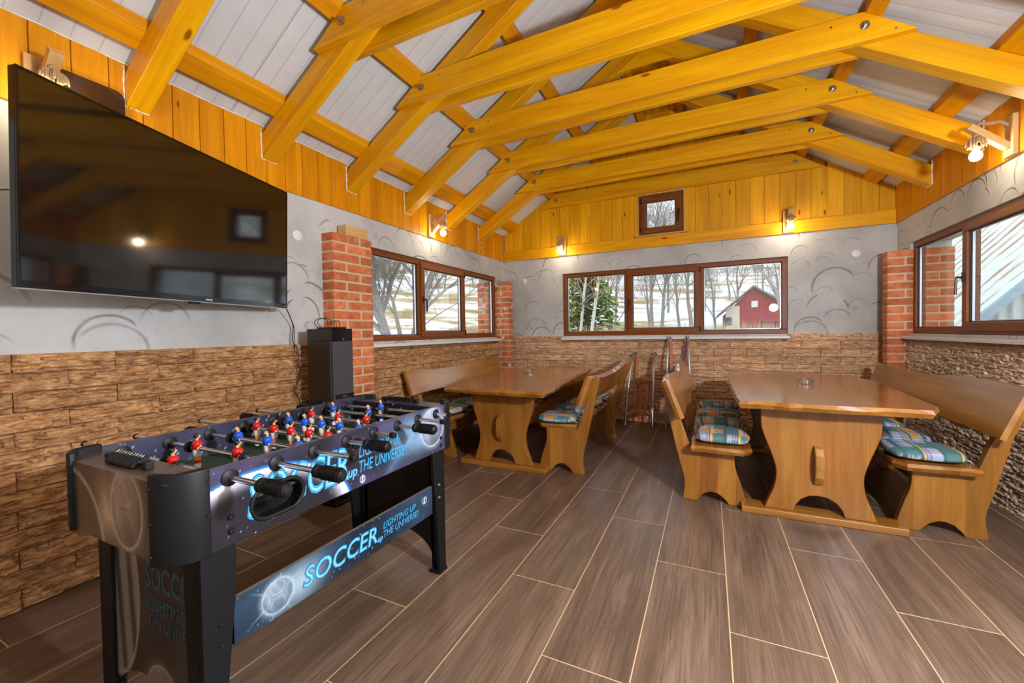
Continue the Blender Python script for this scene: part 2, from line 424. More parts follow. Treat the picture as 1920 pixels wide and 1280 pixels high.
M['blackgloss'] = plain('black_gloss_plastic', srgb(14, 14, 16), .12, 0, .02)
M['blackboard'] = plain('black_laminate_board', srgb(17, 17, 19), .55, 0, .06, 40, 0, .25)
M['rubber'] = plain('black_rubber_grip', srgb(12, 11, 11), .5, 0, .06, 40, 0, .35)
M['chrome'] = plain('chromed_steel', srgb(226, 224, 222), .22, 1.0, .02)
M['steel'] = plain('dull_galvanised_steel', srgb(176, 176, 178), .32, 1.0, .08)
M['gasket'] = plain('black_gasket', srgb(24, 24, 26), .6)
M['spacer'] = plain('aluminium_spacer', srgb(206, 210, 216), .3, .8)
M['bronze'] = plain('dark_bronze_handle', srgb(56, 40, 32), .35, .6)
M['rope'] = plain('hemp_rope', srgb(188, 150, 106), .95, 0, .2, 140)
M['bulb'] = emit('lit_lamp_bulb', (1.0, .84, .60, 1), 115)
M['screen'] = plain('dark_glass_screen', srgb(10, 10, 11), .06, 0, .0, 5, .0, .95)
M['walnut'] = plain('polished_dark_walnut', srgb(62, 40, 24), .08, 0, .25, 9, .8)
M['felt'] = plain('green_playing_field', srgb(34, 62, 42), .8)
M['print'] = printed('printed_laminate', .32)
M['printgloss'] = printed('printed_laminate_end', .3)
M['cloth'] = printed('woven_plaid_cloth', .95)
M['skin'] = plain('painted_skin', srgb(226, 172, 130), .4)
M['hair'] = plain('painted_black_hair', srgb(22, 20, 20), .35)
M['red'] = plain('painted_red_shirt', srgb(200, 24, 20), .3)
M['blue'] = plain('painted_blue_shirt', srgb(24, 84, 190), .3)
M['pwhite'] = plain('painted_white_shorts', srgb(222, 216, 206), .35)
M['sock'] = plain('painted_orange_sock', srgb(226, 140, 50), .35)
M['cyan'] = plain('cyan_lettering', srgb(56, 166, 216), .35)
M['cyan_m'] = plain('mid_blue_lettering', srgb(22, 96, 146), .35)
M['cyan_l'] = plain('pale_cyan_lettering', srgb(130, 214, 244), .35)
M['cyan_d'] = plain('deep_blue_lettering_edge', srgb(14, 52, 96), .35)
M['dim_letter'] = plain('dim_grey_lettering', srgb(60, 92, 104), .35)
M['dim_edge'] = plain('dim_brown_lettering_edge', srgb(34, 30, 30), .35)
M['bluecap'] = plain('blue_plastic_cap', srgb(28, 92, 190), .4)
M['bluerope'] = plain('blue_cord', srgb(48, 84, 140), .8)
M['ashglass'] = None
def clear_glass():
    t = NT('clear_cut_glass'); t.t.nodes.remove(t.b)
    tr = t.n('ShaderNodeBsdfTransparent'); tr.inputs[0].default_value = (.93, .96, .96, 1)
    gl = t.n('ShaderNodeBsdfGlossy'); gl.inputs['Roughness'].default_value = .06
    lw = t.n('ShaderNodeLayerWeight'); lw.inputs[0].default_value = .5
    f = t.math('ADD', t.math('MULTIPLY', t.math('POWER', lw.outputs['Facing'], 2.0), .7), .12)
    mx = t.n('ShaderNodeMixShader'); t.l(f, mx.inputs[0]); t.l(tr.outputs[0], mx.inputs[1]); t.l(gl.outputs[0], mx.inputs[2]); t.l(mx.outputs[0], t.out.inputs[0])
    return t.mat
M['ashglass'] = clear_glass()
M['grille'] = plain('grey_speaker_cloth', srgb(66, 64, 66), .9, 0, .25, 260)
M['veneer'] = wood('dark_speaker_veneer', srgb(46, 34, 24), srgb(28, 20, 14), 'Z', .35, 1.6, 0, .1, .0, .04, 12)

# ------------------------------------------------------------------ the room shell
XL, XR, YE, YB = -2.66, 1.665, 5.29, -1.05      # plaster faces
XRG, EZ, EX, SL = -0.51, 2.526, 2.135, 0.625     # ridge x, eave height at half-width EX, roof slope
TH = math.atan(SL)
def roofz(x): return EZ + SL * (EX - abs(x - XRG))
STONE_TOP = 1.082
WIN_L = (2.59, 5.034, 1.078, 1.906)    # y0,y1,z0,z1
WIN_R = (2.47, 5.000, 1.072, 1.904)
WIN_E = (-1.781, 0.764, 1.078, 1.914)  # x0,x1,z0,z1
WIN_G = (-0.780, -0.269, 2.297, 2.786)

# floor
fl = tag(MB().box(XL - .28, XR + .28, YB - .2, YE + .28, -.12, -.0009).build('floor', M['grout']), kind='structure')
def floor_tiles():
    w, L, g = .3023, 1.1875, .0042
    x0 = -1.4455 - w * 5
    full = MB().box(0, w - g, 0, L - g, -.011, 0).mesh('tile', M['tile'], bevel=.0008, seg=1)
    k = -5; x = x0
    while x < XR:
        j0 = 1.3215 - .3958 * (k % 3)
        y = j0 - L * 3
        while y < YE:
            xa, xb, ya, yb = max(x, XL), min(x + w - g, XR), max(y, YB), min(y + L - g, YE)
            if xb - xa > .01 and yb - ya > .01:
                if abs((xb - xa) - (w - g)) < 1e-6 and abs((yb - ya) - (L - g)) < 1e-6:
                    link('tile', full, fl, (x, y, 0))
                else:
                    MB().box(0, xb - xa, 0, yb - ya, -.011, 0).build('tile', M['tile'], fl, (xa, ya, 0), bevel=.0008, seg=1)
            y += L
        x += w; k += 1
floor_tiles()

# walls (plaster) with real openings
def wall_with_hole(axis, p0, p1, a0, a1, z1, hole):
    b = MB()
    h0, h1, hz0, hz1 = hole
    for (s, e, q0, q1) in ((a0, h0, 0, z1), (h1, a1, 0, z1), (h0, h1, 0, hz0), (h0, h1, hz1, z1)):
        if axis == 'x': b.box(p0, p1, s, e, q0, q1)
        else: b.box(s, e, p0, p1, q0, q1)
    return b
wl = tag(wall_with_hole('x', XL - .28, XL, YB, YE + .28, 2.32, WIN_L).box(XL - .05, XL, YB, YE, 2.32, 2.49).build('wall_left', M['plaster_y']), kind='structure')
wr = tag(wall_with_hole('x', XR, XR + .28, YB, YE + .28, 2.32, WIN_R).box(XR, XR + .05, YB, YE, 2.32, 2.49).build('wall_right', M['plaster_y']), kind='structure')
we = wall_with_hole('y', YE, YE + .28, XL, XR, 2.15, WIN_E)
g0, g1, gz0, gz1 = WIN_G
we.prism([(XL, 2.15), (g0, 2.15), (g0, roofz(g0)), (XL, roofz(XL))], 'y', YE, YE + .28)
we.prism([(g1, 2.15), (XR, 2.15), (XR, roofz(XR)), (g1, roofz(g1))], 'y', YE, YE + .28)
we.box(g0, g1, YE, YE + .28, 2.15, gz0)
we.prism([(g0, gz1), (g1, gz1), (g1, roofz(g1)), (XRG, roofz(XRG)), (g0, roofz(g0))], 'y', YE, YE + .28)
we = tag(we.build('wall_end', M['plaster_x']), kind='structure')
wb = MB().prism([(XL - .28, 0), (XR + .28, 0), (XR + .28, roofz(XR + .28)), (XRG, roofz(XRG)), (XL - .28, roofz(XL - .28))], 'y', YB - .2, YB)
wb = tag(wb.build('wall_back', M['plaster_x']), kind='structure')

# ledge stone wainscot: real relief tiles
def stone_mesh(seed, w, h, relief, rough=False, nu=44, nv=16):
    rnd = random.Random(seed)
    ns = rnd.randint(4, 7)
    cuts = [0]; 
    for i in range(ns): cuts.append(cuts[-1] + rnd.uniform(.6, 1.5))
    cuts = [c / cuts[-1] for c in cuts]
    tilt = [rnd.uniform(-.12, .12) for _ in cuts]
    brk = [sorted(rnd.uniform(0, 1) for _ in range(rnd.randint(2, 5))) for _ in cuts]
    hts = [[rnd.uniform(.0, 1.0) for _ in range(7)] for _ in cuts]
    slope = [[rnd.uniform(-.7, .7) for _ in range(7)] for _ in cuts]
    off = rnd.uniform(0, 50)
    def height(u, v):
        vv = v
        k = 0
        for i in range(1, len(cuts) - 1):
            wob = .05 * noise.noise(Vector((u * 7 + off, i * 9.1, 0)))
            if vv > cuts[i] + tilt[i] * (u - .5) + wob: k = i
        q = sum(1 for b in brk[k] if u + .06 * (v - .5) > b)
        base = hts[k][q] + slope[k][q] * (v - (cuts[k] + cuts[k + 1]) / 2) * 2
        n = noise.fractal(Vector((u * w * 30 + off, v * h * 85, off)), 0.8, 2.0, 4)
        e = min(u * w, (1 - u) * w, v * h, (1 - v) * h)
        return max(.05, (base * .85 + .30 * n + .2)) * relief * (sm(-.002, .006, e) * .6 + .4 if not rough else 1.0)
    b = MB()
    b.grid(lambda u, v: (u * w, -.010 - height(u, v), v * h), nu, nv)
    # skirt back to the wall
    o = len(b.v)
    def P(i, j): return i * (nv + 1) + j
    ring = [P(i, 0) for i in range(nu + 1)] + [P(nu, j) for j in range(1, nv + 1)] + [P(i, nv) for i in range(nu - 1, -1, -1)] + [P(0, j) for j in range(nv - 1, 0, -1)]
    for r in ring:
        x, y, z = b.v[r]; b.v.append((x, 0, z))
    for i in range(len(ring)):
        j = (i + 1) % len(ring)
        b.f.append((ring[i], o + i, o + j, ring[j])); b.m.append(0)
    return b
SW, SH = .3365, .0834
ST_L = [stone_mesh(100 + i, SW - .0025, SH - .002, .031).mesh('stone', M['stone']) for i in range(10)]
ST_E = [stone_mesh(200 + i, SW - .003, SH - .0025, .026).mesh('stone', M['stone_e']) for i in range(10)]
ST_R = [stone_mesh(300 + i, SW - .001, SH - .001, .021, True, 44, 16).mesh('stone', M['stone_r']) for i in range(9)]
def stones(parent, meshes, a0, a1, place, off, blocks=(), zt=STONE_TOP, rot=0):
    rows = 13; rnd = random.Random(5)
    for r in range(rows):
        zb = zt - (r + 1) * SH
        a = a0 - SW * 1.5 + (off if r % 2 == 0 else off + SW / 2)
        while a < a1:
            s, e = max(a, a0), min(a + SW, a1)
            segs = [(s, e, zb + SH)]
            for b0, b1, z0, z1 in blocks:
                new = []
                for q0, q1, zt_ in segs:
                    if zt_ <= z0 + .001 or zb >= z1 - .001 or b1 <= q0 or b0 >= q1: new.append((q0, q1, zt_)); continue
                    if b0 > q0: new.append((q0, b0, zt_))
                    if b1 < q1: new.append((b1, q1, zt_))
                    if z0 - zb > .012: new.append((max(q0, b0), min(q1, b1), z0))
                segs = new
            for q0, q1, zt_ in segs:
                if q1 - q0 < .02: continue
                zz = max(zb, 0)
                link('stone', rnd.choice(meshes), parent, place(q0, q1, zz), (0, 0, rot), ((q1 - q0) / SW, 1, (zt_ - zz) / SH))
            a += SW
# sill top sits at 1.053, so the row under the windows is cut by the sill itself
stones(wl, ST_L, YB, YE - .03, lambda q0, q1, z: (XL, q0, z), .14 + .03, [(2.20, 2.595, 0, 3), (5.034, 5.17, 0, 3), (2.58, 5.2, 1.026, 2)], rot=PI / 2)
stones(we, ST_E, XL + .03, XR - .03, lambda q0, q1, z: (q0, YE, z), .145, [(-1.79, .762, 1.026, 2)], rot=0)
stones(wr, ST_R, 1.4, YE - .03, lambda q0, q1, z: (XR, q1, z), .1, [(5.0, 5.125, 0, 3), (2.3, 5.05, 1.026, 2)], rot=-PI / 2)

# vertical boards above the plaster
def boards():
    w = .132
    full = MB().box(0, .015, 0, w - .003, 0, .385).mesh('board', M['board'], bevel=.003, seg=1)
    y = .722 - w * 14
    while y < YE - .02:
        if y > YB:
            if y + w < YE - .005: link('board', full, wl, (XL, y, 2.148))
            else: MB().box(0, .015, 0, YE - .018 - y, 0, .385).build('board', M['board'], wl, (XL, y, 2.148), bevel=.003, seg=1)
        y += w
    w2 = .144
    fullr = MB().box(-.02, 0, 0, w2 - .003, 0, .375).mesh('board', M['board'], bevel=.003, seg=1)
    y = 5.077 - w2 * 20
    while y < YE - .02:
        if y > YB and y + w2 < YE: link('board', fullr, wr, (XR, y, 2.148))
        y += w2
    MB().box(-.02, 0, 0, YE - .018 - 5.221, 0, .375).build('board', M['board'], wr, (XR, 5.221, 2.148), bevel=.003, seg=1)
    # gable
    w3 = .1385; x = -2.634
    gx0, gx1, gz0, gz1 = WIN_G[0] - .012, WIN_G[1] + .012, WIN_G[2] - .012, WIN_G[3] + .012
    while x < XR - .02:
        xa, xb = max(x, XL + .016), min(x + w3 - .003, XR - .021)
        cuts = [xa, xb] + [c for c in (XRG, gx0, gx1) if xa < c < xb]
        cuts = sorted(cuts)
        zt = lambda q: roofz(q) - .002
        if gx0 < xb and gx1 > xa:
            lo, hi = max(xa, gx0), min(xb, gx1)
            b = MB()
            if lo > xa: b.prism([(xa, 2.15), (lo, 2.15), (lo, zt(lo)), (xa, zt(xa))], 'y', -.018, 0)
            if hi < xb: b.prism([(hi, 2.15), (xb, 2.15), (xb, zt(xb)), (hi, zt(hi))], 'y', -.018, 0)
            b.box(lo, hi, -.018, 0, 2.15, gz0)
            top = [(lo, gz1), (hi, gz1), (hi, zt(hi))] + ([(XRG, zt(XRG))] if lo < XRG < hi else []) + [(lo, zt(lo))]
            b.prism(top, 'y', -.018, 0)
        else:
            top = [(xa, 2.15), (xb, 2.15), (xb, zt(xb))] + ([(XRG, zt(XRG))] if xa < XRG < xb else []) + [(xa, zt(xa))]
            b = MB().prism(top, 'y', -.018, 0)
        b.xf(Matrix.Translation((-xa, 0, -2.15)))
        b.build('board', M['gable_board'], we, (xa, YE, 2.15))
        x += w3
boards()
tr = MB().box(XL + .016, XR - .021, YE - .040, YE - .018, 2.148, 2.281).build('trim_1', M['beam'], bevel=.003)
tag(tr, kind='structure')
MB().box(WIN_G[0] - .045, WIN_G[1] + .05, YE - .075, YE - .018, 2.281, 2.296).build('ledge', M['raw_z'], tr, bevel=.002)

# roof sheets, battens, ridge lining
def roof():
    cl = bpy.data.objects.new('ceiling_left', None); cr = bpy.data.objects.new('ceiling_right', None)
    for c in (cl, cr): COL.objects.link(c); c['kind'] = 'structure'; c.location = (0, 0, 0)
    for side, root in ((-1, cl), (1, cr)):
        def P(h, d, y): # h horizontal distance from ridge, d vertical above sheet face
            return (XRG + side * h, y, EZ + SL * (EX - h) + d)
        y = 1.56 - 3.0
        while y < YE + .5:
            ya, yb = max(y, YB - .2), min(y + .9965, YE + .5)
            b = MB(); hs, he, t = EX + .62, -.0, .075
            b.quadbox([P(hs, 0, ya), P(he, 0, ya), P(he, 0, yb), P(hs, 0, yb), P(hs, t, ya), P(he, t, ya), P(he, t, yb), P(hs, t, yb)])
            b.build('panel', M['panel'], root)
            y += 1.0
        for h, wd in ((1.957, .098), (1.375, .075), (.794, .075), (.215, .075)):
            b = MB(); g = .0005
            b.quadbox([P(h + wd / 2, -.058, YB), P(h - wd / 2, -.058, YB), P(h - wd / 2, -.058, YE - .018), P(h + wd / 2, -.058, YE - .018),
                       P(h + wd / 2, -g, YB), P(h - wd / 2, -g, YB), P(h - wd / 2, -g, YE - .018), P(h + wd / 2, -g, YE - .018)])
            b.build('batten', M['batten_y'], root, bevel=.003, seg=1)
    b = MB(); 
    for i in range(4):
        x = XRG - .19 + i * .095
        MB().box(x, x + .092, YB, YE - .02, EZ + SL * EX - .115 + .0, EZ + SL * EX - .100).build('ridge_board', M['batten_y'], cl, bevel=.002, seg=1)
roof()

# roof trusses
TRUSS_Y = [1.094 + .6995 * k for k in range(-1, 6)]
def trusses():
    zr = 2.31
    ords = ['seventh', 'sixth', 'fifth', 'fourth', 'third', 'second', 'first']
    root = thing('roof_truss', '', 'roof truss', (XRG, 0, zr), 0, 'bolted orange roof trusses')
    for side in (-1, 1):
        b = MB(); o1, o2 = .0595, .222
        pts = [(0, SL * EX - o1), (EX + .05, -o1 - SL * .05), (EX + .05, -o2 - SL * .05), (0, SL * EX - o2)]
        b.prism([(side * h, EZ + z - zr) for h, z in pts], 'y', -.05, .05)
        ang = side * TH
        Mx = Matrix.Translation((side * EX, 0, EZ - zr)) @ Matrix.Rotation(ang, 4, 'Y')
        b.xf(Mx.inverted())
        b.build('rafter', M['beam'], root, (side * EX, 0, EZ - zr), (0, ang, 0), bevel=.004, seg=1)
    for y0, y1 in ((-.096, -.0505), (.0505, .096)):
        MB().prism([(-1.573, 2.81 - zr), (1.573, 2.81 - zr), (1.33, 2.98 - zr), (-1.33, 2.98 - zr)], 'y', y0, y1).build('collar_tie', M['beam'], root, bevel=.003, seg=1)
    for side in (-1, 1):
        MB().lathe([(0.0, -.128), (.010, -.128), (.010, -.112), (.012, -.112), (.012, -.101), (.024, -.101), (.024, -.0965), (0, -.0965)], 12, (side * 1.335, 0, 2.897 - zr), 'y').build('bolt', M['steel'], root)
        for dx, dz in ((.14, -.06), (-.16, .04)):
            MB().lathe([(0, -.099), (.006, -.099), (.006, -.0962)], 8, (side * (1.335 + dx), 0, 2.897 - zr + dz), 'y').build('screw', M['steel'], root)
    # plywood gusset under the ridge
    MB().prism([(-.24, SL * EX + EZ - .38 - zr), (.24, SL * EX + EZ - .38 - zr), (0, SL * EX + EZ - .225 - zr)], 'y', -.068, -.0505).build('gusset', M['beam'], root, bevel=.002, seg=1)
    for i, y in enumerate(TRUSS_Y):
        o = root if i == 0 else copy_tree(root)
        o.location = (XRG, y, zr)
        o['label'] = 'orange timber roof truss with doubled collar tie, %s from the end wall' % ords[i]
    root2 = MB().prism([(-1.573, 0), (1.573, 0), (1.33, .175), (-1.33, .175)], 'y', -.042, 0).build('collar_beam', M['beam'], None, (XRG, YE - .0185, 2.80), bevel=.003, seg=1)
    tag(root2, 'single orange beam fixed flat against the end wall boards above the small window', 'beam')
    for side in (-1, 1):
        MB().lathe([(0, -.055), (.010, -.055), (.010, -.047), (.02, -.047), (.02, -.0425), (0, -.0425)], 12, (side * 1.33, 0, .09), 'y').build('bolt', M['steel'], root2)
trusses()

# white foam beads where rafters enter the side boards
def foam():
    rnd = random.Random(3)
    for wall, x, side in ((wl, XL + .017, -1), (wr, XR - .022, 1)):
        for y in TRUSS_Y:
            zt = roofz(x) - .02; zb = roofz(x) - .215
            for yy in ((y - .054, zt, y - .054, zb - .004), (y - .054, zb - .004, y + .05, zb - .004)):
                n = 14; path = []; rr = []
                for i in range(n + 1):
                    t = i / n
                    path.append((x + rnd.uniform(-.001, .002) * -side, yy[0] + (yy[2] - yy[0]) * t + rnd.uniform(-.002, .002), yy[1] + (yy[3] - yy[1]) * t + rnd.uniform(-.002, .002)))
                    rr.append(rnd.uniform(.0025, .0065))
                MB().tube(path, rr, 6).build('foam_bead', M['foam'], wall, smooth=True)
        # bead along the roof sheet
        path = []; rr = []
        for i in range(160):
            y = YB + (YE - YB) * i / 159
            path.append((x - side * .0, y, roofz(x) - .004 + rnd.uniform(-.003, .001))); rr.append(rnd.uniform(.002, .005))
        MB().tube(path, rr, 5).build('foam_bead', M['foam'], wall, smooth=True)
foam()

# ------------------------------------------------------------------ windows: local x = along wall, room towards -y, y=0 at frame face
def window(name, width, height, sections, loc, rotz, sill=True, handle_side=None, sill_over=(.01, .01)):
    root = bpy.data.objects.new(name, None); COL.objects.link(root); root.location = loc; root.rotation_euler = (0, 0, rotz); root['kind'] = 'structure'
    fw, fd = .052, .075
    def member(nm, x0, x1, z0, z1, y0, y1, vertical, par):
        b = MB().box(-(x1 - x0) / 2, (x1 - x0) / 2, y0, y1, -(z1 - z0) / 2, (z1 - z0) / 2)
        return b.build(nm, M['frame_z'] if vertical else M['frame'], par, ((x0 + x1) / 2, 0, (z0 + z1) / 2), bevel=.005, seg=2)
    member('frame_rail', 0, width, 0, fw, 0, fd, False, root); member('frame_rail', 0, width, height - fw, height, 0, fd, False, root)
    member('frame_stile', 0, fw, fw, height - fw, 0, fd, True, root); member('frame_stile', width - fw, width, fw, height - fw, 0, fd, True, root)
    def pane(x0, x1, z0, z1, yc, par, off=(0, 0, 0)):
        ox, oy, oz = off
        g = MB()
        for a in ((x0, x1, z0, z0 + .006), (x0, x1, z1 - .006, z1), (x0, x0 + .006, z0, z1), (x1 - .006, x1, z0, z1)):
            g.box(a[0] - ox, a[1] - ox, yc - .016, yc + .016, a[2] - oz, a[3] - oz)
        g.build('gasket', M['gasket'], par)
        s = MB(); k = .006; t = .014
        for a in ((x0 + k, x1 - k, z0 + k, z0 + k + .004), (x0 + k, x1 - k, z1 - k - .004, z1 - k), (x0 + k, x0 + t, z0 + k, z1 - k), (x1 - t, x1 - k, z0 + k, z1 - k)):
            s.box(a[0] - ox, a[1] - ox, yc - .006, yc + .008, a[2] - oz, a[3] - oz)
        s.build('spacer', M['spacer'], par)
        MB().box(x0 + .004 - ox, x1 - .004 - ox, yc - .012, yc - .008, z0 + .004 - oz, z1 - .004 - oz).build('pane', M['glass'], par)
    x = 0
    n = len(sections)
    for i, (kind, w) in enumerate(sections):
        x0, x1 = x, x + w
        if i > 0:
            member('mullion', x0 - .028, x0 + .028, fw, height - fw, 0, fd, True, root)
        if kind == 'fixed':
            a = x0 + (fw if i == 0 else .028); b2 = x1 - (fw if i == n - 1 else .028)
            pane(a, b2, fw, height - fw, .03, root)
        else:
            a = x0 + (.024 if i == 0 else .004); b2 = x1 - (.024 if i == n - 1 else .004); c, d = .026, height - .026; sw = .062
            sash = bpy.data.objects.new('sash', None); COL.objects.link(sash); sash.parent = root; sash.location = (a, 0, c)
            for nm, q, vert in (('sash_rail', (0, b2 - a, 0, sw), False), ('sash_rail', (0, b2 - a, d - c - sw, d - c), False), ('sash_stile', (0, sw, sw, d - c - sw), True), ('sash_stile', (b2 - a - sw, b2 - a, sw, d - c - sw), True)):
                member(nm, *q, -.017, .05, vert, sash)
            pane(a + sw, b2 - sw, c + sw, d - sw, .015, sash, (a, 0, c))
            hs = handle_side or 'left'
            hx = sw / 2 if hs == 'left' else b2 - a - sw / 2; hz = (d - c) / 2
            sgn = 1
            h = MB().box(hx - .012, hx + .012, -.027, -.0175, hz - .035, hz + .035)
            h.tube(spline([(hx, -.025, hz), (hx, -.055, hz), (hx, -.06, hz - .02), (hx, -.062, hz - .125)], 5), .008, 8)
            h.build('handle', M['bronze'], sash, smooth=35)
            hb = MB()
            for hz2 in (.045, d - c - .045):
                xx = (b2 - a - .004) if hs == 'left' else .004
                hb.tube([(xx, -.022, hz2 - .03), (xx, -.022, hz2 + .03)], .008, 8)
            hb.build('hinge', M['bronze'], sash)
        x = x1
    if sill:
        MB().box(-sill_over[0], width + sill_over[1], -.088, -.001, -.050, -.024).build('sill', M['sill'], root, bevel=.003)
    return root
tot = WIN_E[1] - WIN_E[0]
window('window_1', tot, WIN_E[3] - WIN_E[2], [('fixed', .845), ('sash', .845), ('fixed', tot - 1.69)], (WIN_E[0], YE + .02, WIN_E[2]), 0)
tot = WIN_L[1] - WIN_L[0]
window('window_2', tot, WIN_L[3] - WIN_L[2], [('fixed', tot - 1.642), ('sash', .84), ('fixed', .802)], (XL - .02, WIN_L[0], WIN_L[2]), PI / 2, sill_over=(-.01, .16))
tot = WIN_R[1] - WIN_R[0]
window('window_3', tot, WIN_R[3] - WIN_R[2], [('fixed', .845), ('sash', .845), ('fixed', tot - 1.69)], (XR + .02, WIN_R[1], WIN_R[2]), -PI / 2, sill_over=(.11, .0))
window('window_4', WIN_G[1] - WIN_G[0], WIN_G[3] - WIN_G[2], [('sash', WIN_G[1] - WIN_G[0])], (WIN_G[0], YE - .018, WIN_G[2]), 0, False, 'right')
wt = MB()
for a in ((WIN_G[0] - .014, WIN_G[0], WIN_G[2], WIN_G[3] + .014), (WIN_G[1], WIN_G[1] + .014, WIN_G[2], WIN_G[3] + .014), (WIN_G[0], WIN_G[1], WIN_G[3], WIN_G[3] + .014)):
    wt.box(a[0], a[1], YE - .034, YE - .01, a[2], a[3])
tag(wt.build('trim_2', M['raw_z']), kind='structure')

# ------------------------------------------------------------------ brick columns
BH, CO = .0600, .0742
def brick_mesh(lx, ly, mat):
    b = MB().box(-lx / 2, lx / 2, -ly / 2, ly / 2, 0, BH)
    return b.mesh('brick', M[mat], bevel=.006, seg=2, smooth=40)
def column(name, label, x0, x1, y0, y1, n, along, pattern, mat='brick'):
    """pattern: list of two courses; each a list of (a0,a1) along the axis 'along', full depth on the other axis"""
    cx, cy = (x0 + x1) / 2, (y0 + y1) / 2
    root = thing(name, label, 'column', (cx, cy, 0), 0, 'brick columns beside the windows')
    g = .004
    MB().box(x0 + g - cx, x1 - g - cx, y0 + g - cy, y1 - g - cy, 0, n * CO - .012).build('mortar', M['mortar'], root)
    cache = {}
    rnd = random.Random(len(label))
    for c in range(n):
        for a0, a1 in pattern[c % 2]:
            if along == 'y': d = (x1 - x0, a1 - a0); p = (0, (a0 + a1) / 2 - cy)
            else: d = (a1 - a0, y1 - y0); p = ((a0 + a1) / 2 - cx, 0)
            key = (round(d[0], 4), round(d[1], 4))
            if key not in cache: cache[key] = brick_mesh(d[0], d[1], mat)
            link('brick', cache[key], root, (p[0] + rnd.uniform(-.0015, .0015), p[1] + rnd.uniform(-.0015, .0015), c * CO + .002), (0, 0, rnd.uniform(-.006, .006)))
    return root
column('brick_column', 'red brick pillar behind the black tower speaker, with a raw wood block on top', XL - .02, -2.54, 2.20, 2.595, 26, 'y',
       [[(2.20, 2.318), (2.338, 2.595)], [(2.20, 2.455), (2.475, 2.595)]])
column('brick_column', 'whitish stained narrow red brick pillar in the far left corner', XL - .30, -2.465, 5.028, 5.155, 25, 'x',
       [[(-2.96, -2.72), (-2.705, -2.465)], [(-2.96, -2.845), (-2.83, -2.605), (-2.588, -2.465)]], 'brick_white')
column('brick_column', 'red brick pillar in the far right corner next to the right window', 1.50, XR + .30, 4.994, 5.118, 25, 'x',
       [[(1.50, 1.745), (1.755, 1.965)], [(1.50, 1.625), (1.64, 1.86), (1.87, 1.965)]])

# ------------------------------------------------------------------ rustic benches: local u=+x is the sitter's front, y runs along the bench
def bench_profile():
    arch = [(-.079, 0), (-.062, .028), (-.035, .055), (.0, .068), (.03, .068), (.065, .05), (.09, .025), (.107, 0)]
    front = [tuple(p) for p in spline([(.21, 0, 0), (.196, .075, 0), (.17, .165, 0), (.15, .225, 0), (.141, .29, 0), (.148, .352, 0)], 4)]
    back = [tuple(p) for p in spline([(-.303, .785, 0), (-.284, .681, 0), (-.259, .561, 0), (-.222, .404, 0), (-.186, .25, 0), (-.160, .15, 0), (-.157, .085, 0), (-.169, 0, 0)], 4)]
    return arch + [(p[0], p[1]) for p in front] + [(-.118, .352), (-.136, .40), (-.17, .504), (-.192, .558), (-.236, .69), (-.277, .797)] + [(p[0], p[1]) for p in back]
PROF = bench_profile()
def slab(outline_fn, t, nseg, edge=.012, seed=1, amp=.008):
    """thick plank with hewn rim; outline_fn gives (a,b) loop; local z is thickness"""
    rnd = random.Random(seed)
    top = []; mid = []; bot = []
    P = outline_fn
    n = len(P); cx = sum(p[0] for p in P) / n; cy = sum(p[1] for p in P) / n
    b = MB()
    for i, (x, y) in enumerate(P):
        px, py = P[i - 1]; qx, qy = P[(i + 1) % n]
        nx, ny = (qy - py), -(qx - px); L = math.hypot(nx, ny) or 1; nx, ny = nx / L, ny / L
        if (x - cx) * nx + (y - cy) * ny < 0: nx, ny = -nx, -ny
        j = rnd.uniform(-amp, amp)
        top.append((x + nx * (j - edge * .6), y + ny * (j - edge * .6), t))
        mid.append((x + nx * (j * .6 + edge * .2), y + ny * (j * .6 + edge * .2), t * .55 + rnd.uniform(-.1, .1) * t))
        bot.append((x + nx * (j - edge * 1.0), y + ny * (j - edge * 1.0), 0))
    b.v = top + mid + bot
    b.f.append(tuple(range(n))); b.m.append(0)
    b.f.append(tuple(2 * n + i for i in reversed(range(n)))); b.m.append(0)
    for r in (0, 1):
        for i in range(n):
            j = (i + 1) % n
            b.f.append((r * n + i, (r + 1) * n + i, (r + 1) * n + j, r * n + j)); b.m.append(0)
    return b
def resample(poly, step):
    out = []
    n = len(poly)
    for i in range(n):
        a, b = poly[i], poly[(i + 1) % n]
        L = math.hypot(b[0] - a[0], b[1] - a[1]); k = max(1, int(round(L / step)))
        for j in range(k):
            out.append((a[0] + (b[0] - a[0]) * j / k, a[1] + (b[1] - a[1]) * j / k))
    return out
